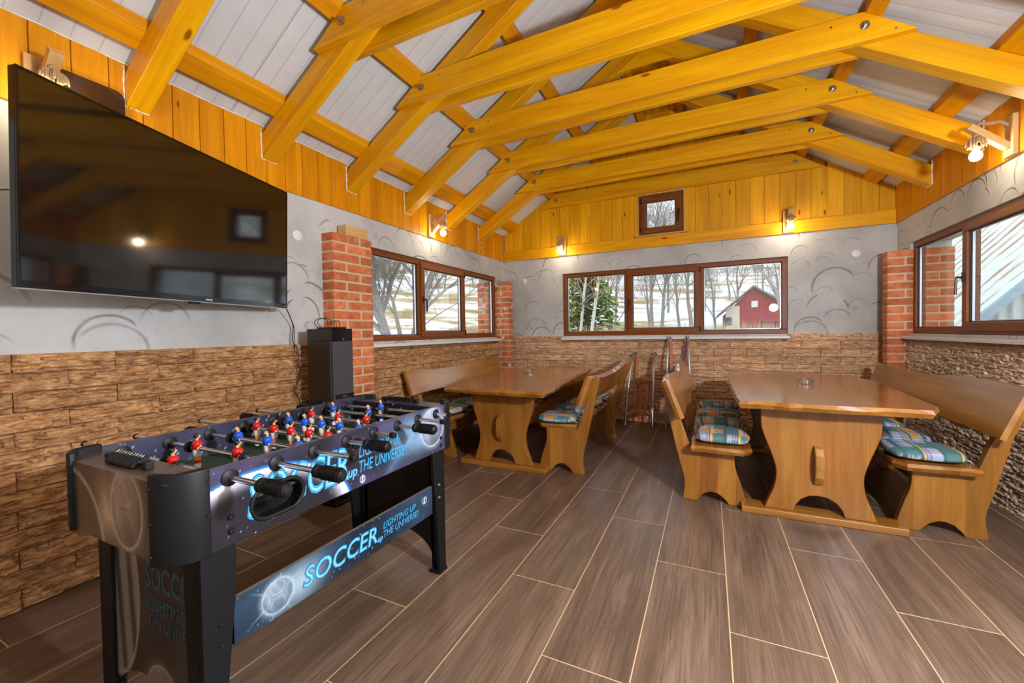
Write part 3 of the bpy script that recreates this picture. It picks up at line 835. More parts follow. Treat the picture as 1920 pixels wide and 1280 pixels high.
def bench(label, x0, y0, face, seed, wave, span=1.225, length=1.74, over=.12, seat_over=None):
    """face=+1 looks to +x, -1 looks to -x; y0 = front of the near end panel"""
    s = face
    root = thing('wooden_bench', label, 'bench', (x0, y0, 0), 0, 'honey coloured rustic benches')
    for yy in (0, span):
        MB().prism([(s * u, z) for u, z in PROF], 'y', yy, yy + .046).build('end_panel', M['honey_z'], root, bevel=.004, seg=2)
    # seat plank
    so = over if seat_over is None else seat_over
    seat = [(-.112, -so + .03), (.19, -so + .02), (.236, -so + .085), (.24, length - over), (-.112, length - over)]
    sp = slab(resample([(s * u, v) for u, v in seat], .07), .040, 0, .010, seed, .004)
    sp.build('seat', M['honey_y'], root, (0, 0, .3525), bevel=.0)
    # support cleats
    for yy in (.05, span - .04):
        MB().box(min(s * -.10, s * .13), max(s * -.10, s * .13), yy, yy + .03, .318, .3515).build('cleat', M['honey_x'], root, bevel=.003)
    # rail under the seat
    MB().box(min(s * .02, s * .05), max(s * .02, s * .05), .047, span - .001, .20, .318).build('rail', M['honey_y'], root, bevel=.003)
    # backrest plank: (y along, w up the slope)
    L = length + .10
    n = 26; lo = []; hi = []
    for i in range(n + 1):
        t = i / n; y = -over - .02 + L * t
        hi.append((wave(t)[1], y)); lo.append((wave(t)[0], y))
    pts = lo + hi[::-1]
    b = slab(pts, .046, 0, .009, seed + 5, .0015)
    ang = math.atan2(.11, .29)
    # local frame: w axis = up the upright, n axis = toward sitter
    wv = Vector((-s * math.sin(ang), 0, math.cos(ang))); nv = Vector((s * math.cos(ang), 0, math.sin(ang)))
    base = Vector((s * -.1905, 0, .556))
    b.v = [tuple(wv * p[0] + Vector((0, p[1], 0)) + nv * (p[2] + .0015)) for p in b.v]
    b.build('backrest', M['honey_y'], root, tuple(base))
    return root
bA = bench('honey wooden bench against the left wall under the left window', -2.315, 3.12, 1, 11, lambda t: (.0 + .01 * math.sin(5 * t), .245 - .02 * math.sin(t * 4.2) + .025 * sm(.5, .95, t)))
bB = bench('honey wooden bench seen from behind, right of the left table', -1.075, 3.15, -1, 23, lambda t: (.005 * math.sin(9 * t), .25 - .055 * math.sin(PI * min(1, t * 1.15)) + .03 * t), seat_over=.025)
bC = bench('honey wooden bench on the left side of the right table', 0.0, 2.972, 1, 37, lambda t: (.01 * math.sin(7 * t), .265 + .02 * math.sin(11 * t) + .01 * math.sin(23 * t)), over=.13)
bD = bench('honey wooden bench along the rough stone right wall', 1.155, 3.008, -1, 41, lambda t: (-.005 + .025 * sm(.55, .9, t), .262 + .022 * math.sin(6.5 * t + .6) - .02 * sm(.75, 1, t)), over=.11, length=1.86)

# ------------------------------------------------------------------ seat cushions
def cushion_mesh(seed):
    rnd = random.Random(seed)
    w, d, th = .335, .350, .066
    teal = srgb(84, 124, 126)[:3]; teal2 = srgb(62, 104, 102)[:3]; org = srgb(204, 142, 54)[:3]; yel = srgb(214, 178, 96)[:3]; lav = srgb(150, 158, 186)[:3]; pale = srgb(206, 196, 196)[:3]; navy = srgb(64, 84, 118)[:3]
    ox, oy = rnd.uniform(0, 1), rnd.uniform(0, 1)
    orient = rnd.random() < .5
    def col(x, y):
        if orient: x, y = y, x
        X, Y = x + ox, y + oy
        cx, fx = divmod(X, .115); cy, fy = divmod(Y, .085)
        h = random.Random(int(cx) * 91 + int(cy) * 37 + seed).random()
        c = teal
        c = mixc(c, teal2, .5 * (math.sin(X * 420) > 0))
        if h < .34 and .02 < fx < .095 and .012 < fy < .07: c = org
        elif h < .68:
            k = (fx * 160) % 2
            c = mixc(lav, pale, 1.0 if k < .8 else 0.0)
            if (fy * 140) % 2.4 < .5: c = mixc(c, navy, .7)
        if fy > .074 and int(cy) % 2 == 0: c = yel
        elif fy > .064: c = teal2
        if .100 < fx < .106: c = mixc(c, teal2, .8)
        return c
    n = 44
    b = MB()
    def pos(u, v, top):
        x, y = (u - .5), (v - .5)
        # superellipse pillow
        q = 1 - max(0, (abs(2 * x) ** 5 + abs(2 * y) ** 5)) ** .5 if (abs(2 * x) ** 5 + abs(2 * y) ** 5) < 1 else 0
        q = max(0, 1 - (abs(2 * x) ** 4) ) * max(0, 1 - (abs(2 * y) ** 4))
        k = 1 - .17 * (abs(2 * x * 2 * y)) ** 2
        h = th * .5 * q ** .5
        return (x * w * k, y * d * k, th * .5 + (h if top else -h * .98))
    b.grid(lambda u, v: pos(u, v, True), n, n, 0, lambda u, v: col(u * w, v * d))
    b.grid(lambda u, v: pos(u, v, False), n, n, 0, lambda u, v: col(u * w, v * d + .3))
    return b.mesh('seat_cushion', M['cloth'], smooth=True, weld=True)
CM = [cushion_mesh(s) for s in (3, 8, 15, 22, 31)]
def cushions(bench_name, x0, y0, face, n, grp, seed, cnt):
    rnd = random.Random(seed)
    words = ['first', 'second', 'third', 'fourth', 'fifth']
    for i in range(n):
        o = link('seat_cushion', CM[(i * 2 + seed) % 5], None, (x0 + face * .068, y0 + .115 + i * .386, .3935), (0, 0, rnd.uniform(-.06, .06) + (PI if i % 2 else 0)))
        tag(o, 'teal plaid cushion on %s, %s from the near end' % (bench_name, words[i]), 'cushion', grp)
        tie = MB()
        for yy in (-.1, .12):
            tie.tube(spline([(-face * .155, yy, .02), (-face * .175, yy + .01, .012), (-face * .18, yy + .03, -.004)], 4), .0025, 5)
        if i % 2: tie.xf(Matrix.Rotation(PI, 4, 'Z'))
        tie.build('tie_string', M['pwhite'], o)
cushions('the bench against the left wall', -2.315, 3.12, 1, 4, 'teal plaid cushions', 1, 4)
cushions('the bench seen from behind', -1.075, 3.15, -1, 4, 'teal plaid cushions', 2, 4)
cushions('the bench left of the right table', 0.0, 2.972, 1, 4, 'teal plaid cushions', 3, 4)
cushions('the bench along the right wall', 1.155, 3.008, -1, 4, 'teal plaid cushions', 4, 4)

# ------------------------------------------------------------------ trestle tables
def table(label, cx, yf, top_pts, ztop, seed, ylen):
    """cx centre of end panels, yf = front of base foot"""
    root = thing('trestle_table', label, 'table', (cx, yf, 0), 0, 'live edge trestle tables')
    th = .044
    half = [(.272, .0405), (.250, .10), (.224, .17), (.212, .235), (.214, .30), (.236, .38), (.268, .47), (.288, .55), (.29, ztop - th - .001)]
    right = [(p[0], p[1]) for p in spline([(a, b, 0) for a, b in half], 4)]
    arch = [(.125, .0405), (.112, .08), (.085, .118), (.045, .143), (0, .15), (-.045, .143), (-.085, .118), (-.112, .08), (-.125, .0405)]
    prof = right + [(-x, z) for x, z in right[::-1]] + arch[::-1]
    for yy in (.028, ylen - .085):
        MB().prism(prof, 'y', yy, yy + .052).build('end_panel', M['honey_z'], root, bevel=.006, seg=2)
        MB().box(-.397, .397, yy - .028, yy + .11, 0, .040).build('foot', M['honey_x'], root, bevel=.004)
    MB().box(-.022, .022, .081, ylen - .086, .25, .40).build('stretcher', M['honey_y'], root, bevel=.004)
    for sgn, yb in ((-1, .0275), (1, ylen - .0325)):
        w = [(yb, .215), (yb + sgn * .02, .225), (yb + sgn * .05, .27), (yb + sgn * .062, .33), (yb + sgn * .055, .40), (yb + sgn * .03, .44), (yb, .45)]
        MB().prism(w, 'x', -.026, .020).build('wedge', M['honey_z'], root, bevel=.006, seg=2)
    for yy in (.06, ylen - .15):
        MB().box(-.36, .36, yy + .05, yy + .09, ztop - th - .045, ztop - th - .001).build('cleat', M['honey_x'], root, bevel=.003)
    b = slab(resample([(x - cx, y - yf) for x, y in top_pts], .075), th, 0, .012, seed, .006)
    b.build('tabletop', M['honey_y'], root, (0, 0, ztop - th), bevel=0)
    return root
table('honey live edge trestle table in the left rear, nearer the left window', -1.588, 3.03,
      [(-2.0, 2.82), (-1.55, 2.80), (-1.10, 2.80), (-1.12, 3.1), (-1.20, 3.8), (-1.26, 4.5), (-1.28, 4.84), (-1.7, 4.96), (-2.12, 4.98), (-2.26, 4.4), (-2.24, 3.8), (-2.12, 3.2)], .695, 4, 1.62)
table('honey live edge trestle table in the right foreground', .572, 2.893,
      [(.155, 2.755), (.33, 2.755), (.547, 2.735), (.822, 2.75), (1.015, 2.745), (1.085, 2.90), (1.12, 3.41), (1.16, 4.1), (1.13, 4.55), (.77, 4.66), (.16, 4.52), (.135, 3.9), (.14, 3.3), (.148, 2.9)], .715, 9, 1.55)

def ashtray(label, loc):
    b = MB()
    prof = [(0, .008), (.038, .008), (.042, .012), (.044, .033), (.048, .036), (.052, .033), (.053, .004), (.050, 0), (0, 0)]
    b.lathe(prof, 24)
    o = b.build('ashtray', M['ashglass'], None, loc, smooth=30)
    tag(o, label, 'ashtray', 'clear glass ashtrays')
    for k in range(4):
        a = k * PI / 2 + .4
        MB().box(.042, .056, -.006, .006, .0365, .040).xf(Matrix.Rotation(a, 4, 'Z')).build('rest_block', M['ashglass'], o)
ashtray('clear glass ashtray on the left table', (-1.785, 4.13, .6955))
ashtray('clear glass ashtray on the right table', (.655, 3.76, .7155))

# ------------------------------------------------------------------ sleds leaning on the end wall: local z up the sled, room towards -y
def sled(label, loc, lean, yaw, L, wd):
    root = thing('wooden_sled', label, 'sled', loc, 0, 'sleds leaning on the end wall')
    root.rotation_euler = (-lean, 0, yaw)
    for s in (-1, 1):
        p = [(s * wd * 1.16, -.10, 0), (s * wd * 1.12, -.105, L * .3), (s * wd * 1.05, -.10, L * .6), (s * wd * .98, -.085, L * .8), (s * wd * .93, -.05, L * .94), (s * wd * .90, -.01, L * .995), (s * wd * .88, .02, L)]
        MB().tube(spline(p, 6), .0125, 10).build('runner', M['steel'], root, smooth=40)
        MB().tube([(s * wd * .88, .012, L - .006), (s * wd * .87, .045, L - .004)], .0165, 10).build('end_cap', M['bluecap'], root, smooth=40)
    zs = [(.90, .06, L - .01), (.36, .05, L * .68), (-.30, .05, L * .68), (-.90, .06, L - .01)]
    for xf, z0, z1 in zs:
        x = wd * .78 * xf
        b = MB(); k = 8
        b.v = []; pts = [(x - .016, z0 + .016)] + [(x - .016 * math.cos(a), z0 + .016 - .016 * math.sin(a)) for a in [PI * i / k for i in range(1, k)]] + [(x + .016, z0 + .016), (x + .016, z1 - .016)] + [(x + .016 * math.cos(a), z1 - .016 + .016 * math.sin(a)) for a in [PI * i / k for i in range(1, k)]] + [(x - .016, z1 - .016)]
        b.prism(pts, 'y', .012, .026).build('slat', M['sled_wood'], root, bevel=.003)
    for z in (L * .17, L * .60):
        MB().box(-wd * .92, wd * .92, -.012, .0115, z - .014, z + .014).build('crossbar', M['sled_wood'], root, bevel=.003)
        p = [(s_ * wd * 1.1, -.09 + .04 * (1 - abs(s_)), z - .02 + .045 * (1 - s_ * s_)) for s_ in [i / 6 for i in range(-6, 7)]]
        MB().tube(p, .009, 8).build('bow', M['steel'], root, smooth=40)
    return root
s1 = sled('shorter sled standing left of the blue roped one, cord across its top', (-.735, 4.985, 0.004), R(13.5), R(-8), .885, .135)
MB().tube(spline([(-.115, .0, .86), (-.05, -.005, .85), (0, -.01, .842), (.06, -.004, .846), (.115, .0, .86)], 5), .004, 6).build('cord', M['pwhite'], s1)
s2 = sled('taller sled behind the bench with a blue rope hanging', (-.325, 5.045, 0.004), R(8.5), R(2), 1.07, .115)
MB().tube(spline([(.10, -.02, 1.05), (.085, -.05, .95), (.06, -.05, .8), (.05, -.03, .62), (.07, -.03, .5)], 6), .006, 6).build('rope', M['bluerope'], s2)

# ------------------------------------------------------------------ rope lamps: local x along wall, wall at y=0, room towards -y
def lamp_proto():
    root = thing('rope_lamp', '', 'wall lamp', (0, 0, 0), 0, 'rope and pine wall lamps')
    MB().box(-.048, .048, -.024, 0, 0, .238).build('back_plate', M['raw_z'], root, bevel=.003)
    a = R(42); L = .235
    b = MB().box(-.022, .022, 0, L, -.018, .018)
    b.xf(Matrix.Rotation(PI, 4, 'Z'))
    o = b.build('arm', M['raw_y'], root, (0, -.022, .055), (-a, 0, 0), bevel=.002)
    tip = Vector((0, -.022 - L * .80 * math.cos(a), .055 + L * .80 * math.sin(a)))
    path = spline([(0, -.022, .185), (.003, -.06, .212), (.002, -.11, .214), (.0, tip.y + .012, tip.z + .04), (0, tip.y, tip.z)], 6)
    rp = MB()
    for k in range(3):
        q = []
        for i, p in enumerate(path):
            ph = i * .75 + k * 2 * PI / 3
            q.append(p + Vector((math.cos(ph), 0, math.sin(ph))) * .0055)
        rp.tube(q, .0068, 7)
    rp.build('rope', M['rope'], root, smooth=True)
    hz = tip.z - .03
    fr = MB(); rnd = random.Random(9)
    fr.lathe([(.012, 0), (.018, -.008), (.018, -.022), (.014, -.03)], 12, (0, tip.y, hz + .012))
    for k in range(46):
        an = rnd.uniform(0, 2 * PI); r1 = rnd.uniform(.02, .046)
        p0 = Vector((math.cos(an) * .008, tip.y + math.sin(an) * .008, hz - .01))
        p2 = Vector((math.cos(an) * r1, tip.y + math.sin(an) * r1, hz - rnd.uniform(.05, .08)))
        p1 = (p0 + p2) / 2 + Vector((math.cos(an) * .012, math.sin(an) * .012, .012))
        fr.tube(spline([p0, p1, p2], 3), [.006] * 3 + [.0045] * 3 + [.0025], 4)
    fr.build('frayed_rope', M['rope'], root, smooth=True)
    MB().lathe([(0, 0), (.017, 0), (.019, -.03), (.015, -.034)], 14, (0, tip.y, hz - .03)).build('socket', M['black'], root, smooth=40)
    MB().lathe([(.013, 0), (.0155, -.008), (.018, -.026), (.019, -.030)], 16, (0, tip.y, hz - .063)).build('bulb_collar', M['white'], root, smooth=40)
    MB().lathe([(.0185, 0), (.026, -.010), (.030, -.024), (.029, -.036), (.022, -.049), (.011, -.056), (0.0005, -.058)], 20, (0, tip.y, hz - .0935)).build('bulb', M['bulb'], root, smooth=True)
    return root
LP = lamp_proto()
lamps = [('rope lamp on a pine bracket on the left wall between the rafters', (XL + .0155, 3.545, 2.150), PI / 2),
         ('rope lamp on the end wall left of the small window', (-1.755, YE - .0405, 2.155), 0),
         ('rope lamp on the end wall right of the small window', (.76, YE - .0405, 2.155), 0),
         ('rope lamp on a pine bracket on the right wall', (XR - .0205, 3.545, 2.150), -PI / 2),
         ('rope lamp above the television, its bulb hidden behind the screen', (XL + .0155, .745, 2.13), PI / 2)]
for i, (lab, loc, rz) in enumerate(lamps):
    o = LP if i == 0 else copy_tree(LP)
    o.location = loc; o.rotation_euler = (0, 0, rz); o['label'] = lab

# ------------------------------------------------------------------ lettering as flat print
def text_mesh(body, size, offset=0.0, shear=0.0, space=1.0, extrude=.0002):
    cu = bpy.data.curves.new('lettering', 'FONT'); cu.body = body; cu.size = size; cu.offset = offset; cu.shear = shear
    cu.space_character = space; cu.extrude = extrude; cu.resolution_u = 3
    ob = bpy.data.objects.new('lettering', cu); COL.objects.link(ob)
    bpy.context.view_layer.update()
    me = bpy.data.meshes.new_from_object(ob.evaluated_get(bpy.context.evaluated_depsgraph_get()))
    bpy.data.objects.remove(ob); bpy.data.curves.remove(cu)
    return me
def lettering(body, size, mat, parent, origin, ex, ey, width=None, height=None, offset=0.0, shear=0.0, lift=0.0, extrude=.0002, name='lettering', ref=None):
    """origin local to parent, ex/ey = reading and up directions"""
    me = text_mesh(body, size, offset, shear, 1.0, extrude)
    me.materials.clear(); me.materials.append(mat)
    xs = [v.co.x for v in me.vertices]; ys = [v.co.y for v in me.vertices]
    x0, x1, y0, y1 = ref or (min(xs), max(xs), min(ys), max(ys))
    sx = width / (x1 - x0) if width else 1; sy = height / (y1 - y0) if height else sx
    ex = Vector(ex); ey = Vector(ey); nz = ex.cross(ey)
    for v in me.vertices:
        p = Vector(origin) + ex * ((v.co.x - x0) * sx) + ey * ((v.co.y - y0) * sy) + nz * (v.co.z + lift)
        v.co = p
    link(name, me, parent)
    return (x0, x1, y0, y1)
def lettering3(body, size, parent, origin, ex, ey, width, height, shear=.2, mats=('cyan_d', 'cyan', 'cyan_m', 'cyan_l'), cut=None, fat=1.0):
    me = text_mesh(body, size, 0, shear)
    xs = [v.co.x for v in me.vertices]; ys = [v.co.y for v in me.vertices]
    ref = (min(xs), max(xs), min(ys), max(ys)); bpy.data.meshes.remove(me)
    for m, off, lift in ((mats[0], size * .040 * fat, .0004), (mats[1], size * .024 * fat, .0007), (mats[2], -size * .004, .0010), (mats[3], -size * .016, .0013)):
        me = text_mesh(body, size, off, shear)
        me.materials.clear(); me.materials.append(M[m])
        x0, x1, y0, y1 = ref; sx = width / (x1 - x0); sy = height / (y1 - y0)
        X = Vector(ex); Y = Vector(ey); Z = X.cross(Y)
        for v in me.vertices:
            v.co = Vector(origin) + X * ((v.co.x - x0) * sx) + Y * ((v.co.y - y0) * sy) + Z * (v.co.z + lift)
        if cut:
            bm = bmesh.new(); bm.from_mesh(me)
            for _ in range(4):
                es = [e for e in bm.edges if e.calc_length() > .006]
                if es: bmesh.ops.subdivide_edges(bm, edges=es, cuts=1)
            bmesh.ops.triangulate(bm, faces=bm.faces)
            bmesh.ops.delete(bm, geom=[f for f in bm.faces if cut(f.calc_center_median())], context='FACES')
            bm.to_mesh(me); bm.free()
        link('lettering', me, parent)

# ------------------------------------------------------------------ printed artwork (flat print, as colour on the laminate)
def fr(x, y, o=0.0, oc=4): return noise.fractal(Vector((x, y, o)), 1.0, 2.0, oc)
STARS = [(random.Random(k).random(), random.Random(k + 999).random(), random.Random(k + 5000).random()) for k in range(420)]
_BINS = {}
def star_bin(w, h, n):
    key = (w, h, n)
    if key not in _BINS:
        d = {}
        for q in STARS[:n]:
            bx_, by_ = int(q[0] * w / .02), int(q[1] * h / .02)
            for i in (-1, 0, 1):
                for j in (-1, 0, 1): d.setdefault((bx_ + i, by_ + j), []).append(q)
        _BINS[key] = d
    return _BINS[key]
def starfield(x, y, w, h, c, dens=1.0):
    for sx, sy, sb in star_bin(w, h, int(300 * dens)).get((int(x / .02), int(y / .02)), ()):
        dx, dy = x - sx * w, y - sy * h
        d2 = dx * dx + dy * dy
        if d2 < 3.2e-6 * (0.3 + sb): c = mixc(c, (.75, .78, .95), .6 * sb)
    return c
def ball_shade(x, y, cx, cy, r, c, tint, k=1.0):
    dx, dy = (x - cx) / r, (y - cy) / r
    d = math.hypot(dx, dy)
    if d < 1:
        z = math.sqrt(1 - d * d)
        P = Vector((dx, dy, z))
        # seams of a ball: nearest of 12 icosahedron directions
        best = []
        g = 1.618
        for a, b, e in ((0, 1, g), (1, g, 0), (g, 0, 1)):
            for s1 in (-1, 1):
                for s2 in (-1, 1):
                    v = [a, b, e]; nz = [i for i in range(3) if v[i] != 0]
                    v[nz[0]] *= s1; v[nz[1]] *= s2
                    best.append(P.dot(Vector(v).normalized()))
        best.sort(reverse=True)
        seam = 1 - sm(.0, .035, best[0] - best[1]); pent = sm(.935, .925, best[0]) if False else float(best[0] > .93)
        sh = .35 + .65 * max(0, dx * -.3 + dy * .5 + z * .7)
        cc = mixc(mixc(c, (.02, .025, .035), .5 * k), tint, k * (.10 + .70 * sh * sh + .25 * max(0, math.sin(dx * 7 + dy * 4)) * sh))
        if pent: cc = mixc(cc, (.03, .035, .05), .35 * k)
        cc = mixc(cc, (.04, .05, .07), seam * .7 * k)
        rim = sm(.90, .97, d); cc = mixc(cc, tint, rim * k)
        return cc
    gl = max(0, 1 - (d - 1) * 2.2) ** 3
    return mixc(c, tint, gl * .45 * k)
def art_apron(u, v):
    w, h = 1.02, .20; x, y = u * w, v * h
    n = fr(x * 5, y * 9, 1.3); n2 = fr(x * 2.2 + 7, y * 5, 4.1)
    c = mixc(srgb(34, 32, 40)[:3], srgb(78, 68, 104)[:3], sm(-.35, .6, n2))
    c = mixc(c, srgb(30, 34, 38)[:3], sm(.0, .7, n))
    # planet limb: bright arc
    ex, ey = (x - .13) / .32, (y + .05) / .215
    d = math.hypot(ex, ey)
    if d < 1.0:
        k = sm(.70, 1.0, d)
        c = mixc(srgb(34, 33, 40)[:3], srgb(228, 228, 246)[:3], k ** 3.0)
    else:
        c = mixc(c, srgb(40, 150, 235)[:3], max(0, 1 - (d - 1) / .06) ** 2 * .9)
    # comet glow on the far side
    g = math.exp(-(((x - .83) / .13) ** 2 + ((y - .12) / .07) ** 2))
    c = mixc(c, srgb(150, 190, 225)[:3], min(1, g * (.55 + .5 * n)))
    c = ball_shade(x, y, .925, .115, .082, c, srgb(196, 206, 226)[:3], .8)
    ray = abs((y - .12) * .8 - (x - .8) * .55)
    if x < .8: c = mixc(c, srgb(120, 170, 215)[:3], .5 * math.exp(-ray * 60) * sm(.5, .8, x))
    d2 = math.hypot(x - .505, y - .022)
    if d2 < .013: c = srgb(205, 200, 225)[:3] if d2 > .010 or abs(x - .505) < .003 else srgb(70, 60, 92)[:3]
    return starfield(x, y, w, h, c, .3)
def art_stretcher(u, v):
    w, h = .87, .125; x, y = u * w, v * h
    n2 = fr(x * 3 + 3, y * 6, 9.1)
    c = mixc(srgb(22, 36, 50)[:3], srgb(44, 66, 88)[:3], sm(-.5, .6, n2))
    g = math.exp(-(((x - .20) / .07) ** 2 + ((y - .06) / .05) ** 2)); c = mixc(c, srgb(190, 214, 230)[:3], min(1, g * .6))
    c = ball_shade(x, y, .125, .062, .050, c, srgb(176, 196, 214)[:3], .9)
    for a in (.5, 1.4, 2.6, 3.6, 4.4, 5.3):
        dx, dy = x - .125, y - .062; r = math.hypot(dx, dy)
        if r > .05:
            off = abs(-dx * math.sin(a) + dy * math.cos(a))
            if dx * math.cos(a) + dy * math.sin(a) > 0: c = mixc(c, srgb(150, 210, 235)[:3], .7 * math.exp(-off * 900) * max(0, 1 - (r - .05) / .05))
    d2 = math.hypot(x - .815, y - .082)
    if d2 < .015: c = srgb(200, 214, 226)[:3] if d2 > .0115 or abs(x - .815) < .004 else srgb(50, 74, 96)[:3]
    return starfield(x, y, w, h, c, .35)
def art_end(u, v):
    w, h = .60, .21; x, y = u * w, v * h
    n = fr(x * 6, y * 8, 2.2)
    c = mixc(srgb(58, 48, 42)[:3], srgb(84, 72, 62)[:3], sm(-.5, .6, n))
    g = math.exp(-(((x - .27) / .07) ** 2 + ((y - .12) / .08) ** 2)); c = mixc(c, srgb(206, 168, 130)[:3], min(1, g * (.45 + 1.2 * max(0, n))))
    c = ball_shade(x, y, .42, .115, .110, c, srgb(206, 178, 152)[:3], .75)
    d = math.hypot((x + .05) / .30, (y + .03) / .22)
    c = mixc(c, srgb(196, 178, 166)[:3], max(0, 1 - abs(d - 1) / .05) * .75)
    c = mixc(c, srgb(60, 50, 44)[:3], .5 * float(d < .93))
    return c
def art_leg(u, v):
    w, h = .47, .50; x, y = u * w, v * h
    n = fr(x * 5, y * 4, 6.2)
    c = mixc(srgb(36, 30, 27)[:3], srgb(58, 48, 42)[:3], sm(-.5, .6, n))
    d = math.hypot((x - .02) / .15, (y - .30) / .27)
    if d < 1: c = mixc(srgb(60, 53, 52)[:3], srgb(160, 142, 134)[:3], sm(.2, 1, abs(math.sin(x * 42 + y * 4))) * .7)
    c = mixc(c, srgb(182, 158, 142)[:3], max(0, 1 - abs(d - 1) / .05) * .8)
    c = ball_shade(x, y, .29, .045, .085, c, srgb(180, 154, 134)[:3], .7)
    return c
def art_inner(u, v):
    w, h = 1.02, .11; x, y = u * w, v * h
    n2 = fr(x * 4 + 1, y * 8, 3.1)
    return starfield(x, y, w, h, mixc(srgb(36, 38, 48)[:3], srgb(60, 60, 84)[:3], sm(-.5, .5, n2)), .9)
def art_deck(u, v):
    n = fr(u * 4, v * 3, 8.2)
    return mixc(srgb(72, 56, 46)[:3], srgb(100, 80, 66)[:3], sm(-.5, .5, n))

# ------------------------------------------------------------------ football table
def foosball():
    X0, X1, Y0, Y1 = -1.735, -1.14, .50, 1.695
    cx, cy = (X0 + X1) / 2, (Y0 + Y1) / 2
    root = thing('foosball_table', 'black table football game with space artwork beside the left wall', 'game table', (cx, cy, 0))
    L = lambda x, y, z: (x - cx, y - cy, z)
    def bx(name, x0, x1, y0, y1, z0, z1, m, bev=.002, par=root):
        return MB().box(x0 - cx, x1 - cx, y0 - cy, y1 - cy, z0, z1).build(name, m, par, bevel=bev)
    zb, zt, t = .592, .802, .018
    ya, yb = Y0 + .088, Y1 - .088     # straight part of the long sides
    # --- long sides with print on the visible faces
    oc = ((ya + .165) - .0, .668)      # ball return centre (y,z)
    def stadium(y, z, cyy, czz, hw, r):
        dy = max(0, abs(y - cyy) - hw); return math.hypot(dy, z - czz) - r
    OV = (.772, .668, .034, .046)
    b = MB()
    hole = lambda u, v: stadium(ya + u * (yb - ya), zb + v * (zt - zb), OV[0] , OV[1], OV[2], OV[3]) < 0
    tilt = lambda z: 0
    b.grid(lambda u, v: L(X1, ya + u * (yb - ya), zb + v * (zt - zb)), 330, 64, 0, art_apron, hole)
    b.grid(lambda u, v: L(X1 - t, ya + (1 - u) * (yb - ya), zb + v * (zt - zb)), 120, 20, 0, lambda u, v: art_inner(u, v), lambda u, v: stadium(ya + (1 - u) * (yb - ya), zb + v * (zt - zb), OV[0], OV[1], OV[2], OV[3]) < .004)
    b.grid(lambda u, v: L(X1 - t * v, ya + u * (yb - ya), zt), 120, 1, 0, lambda u, v: mixc(srgb(96, 88, 112)[:3], srgb(60, 62, 74)[:3], u))
    b.grid(lambda u, v: L(X1 - t * (1 - v), ya + u * (yb - ya), zb), 4, 1, 0, lambda u, v: (.01, .01, .012))
    fs = b.build('side_panel', M['print'], root)
    b = MB()
    b.grid(lambda u, v: L(X0 + t, ya + u * (yb - ya), zb + v * (zt - zb)), 200, 30, 0, lambda u, v: art_inner(u, v))
    b.grid(lambda u, v: L(X0, ya + (1 - u) * (yb - ya), zb + v * (zt - zb)), 20, 4, 0, lambda u, v: art_inner(u, v))
    b.grid(lambda u, v: L(X0 + t * (1 - v), ya + u * (yb - ya), zt), 60, 1, 0, lambda u, v: srgb(70, 70, 92)[:3])
    b.grid(lambda u, v: L(X0 + t * v, ya + u * (yb - ya), zb), 4, 1, 0, lambda u, v: (.01, .01, .012))
    bs = b.build('side_panel', M['print'], root)
    # lettering on the apron
    lettering3('SOCCER', .1, fs, L(X1, ya + .095, zb + .046), (0, 1, 0), (0, 0, 1), .345, .112, cut=lambda p: stadium(p.y + cy, p.z, *OV) < .003)
    lettering3('up', .1, fs, L(X1, ya + .440, zb + .036), (0, 1, 0), (0, 0, 1), .040, .034)
    lettering3('LIGHTING UP', .1, fs, L(X1, ya + .49, zb + .105), (0, 1, 0), (0, 0, 1), .225, .042, mats=('cyan_d', 'cyan', 'cyan', 'cyan'), fat=.3)
    lettering3('THE UNIVERSE!', .1, fs, L(X1, ya + .49, zb + .050), (0, 1, 0), (0, 0, 1), .25, .042, mats=('cyan_d', 'cyan', 'cyan', 'cyan'), fat=.3)
    # ball return: cup, rim
    yc, zc, hw, r = OV
    def loop(rr, n=40, x=0.0):
        out = []
        for i in range(n):
            a = 2 * PI * i / n; y = rr * math.cos(a); z = rr * math.sin(a)
            out.append(Vector(L(X1 + x, yc + y + (hw if math.cos(a) >= 0 else -hw), zc + z)))
        return out
    lp = loop(r); lp.append(lp[0]); 
    MB().tube(lp, .0065, 8, cap=False).build('ball_return_rim', M['black'], fs, smooth=True)
    b = MB(); n = 40
    rings = [loop(r + .001, n, .0), loop(r + .001, n, -.05), loop(r * .6, n, -.075)]
    for rg in rings: b.v += [tuple(p) for p in rg]
    for k in range(2):
        for i in range(n):
            j = (i + 1) % n; b.f.append((k * n + i, k * n + j, (k + 1) * n + j, (k + 1) * n + i)); b.m.append(0)
    b.f.append(tuple(2 * n + i for i in range(n))); b.m.append(0)
    b.build('ball_return_cup', M['black'], fs, recalc=False)
    b = MB().lathe([(.0165, .0003), (.021, .0003), (.021, .004), (.0165, .004), (.0165, .0003)], 24, L(X1, 1.068, .752), 'x')
    b.build('ball_entry_ring', M['black'], fs)
    MB().lathe([(0, .0004), (.0164, .0004), (.0164, .0012), (0, .0012)], 24, L(X1, 1.068, .752), 'x').build('ball_entry', M['rubber'], fs)
    for y, z in ((.638, .665), (.638, .628), (1.575, .65), (1.575, .615)):
        MB().lathe([(0, .006), (.006, .005), (.009, .0015), (.009, 0)], 14, L(X1 + .0002, y, z), 'x').build('screw', M['black'], fs, smooth=40)
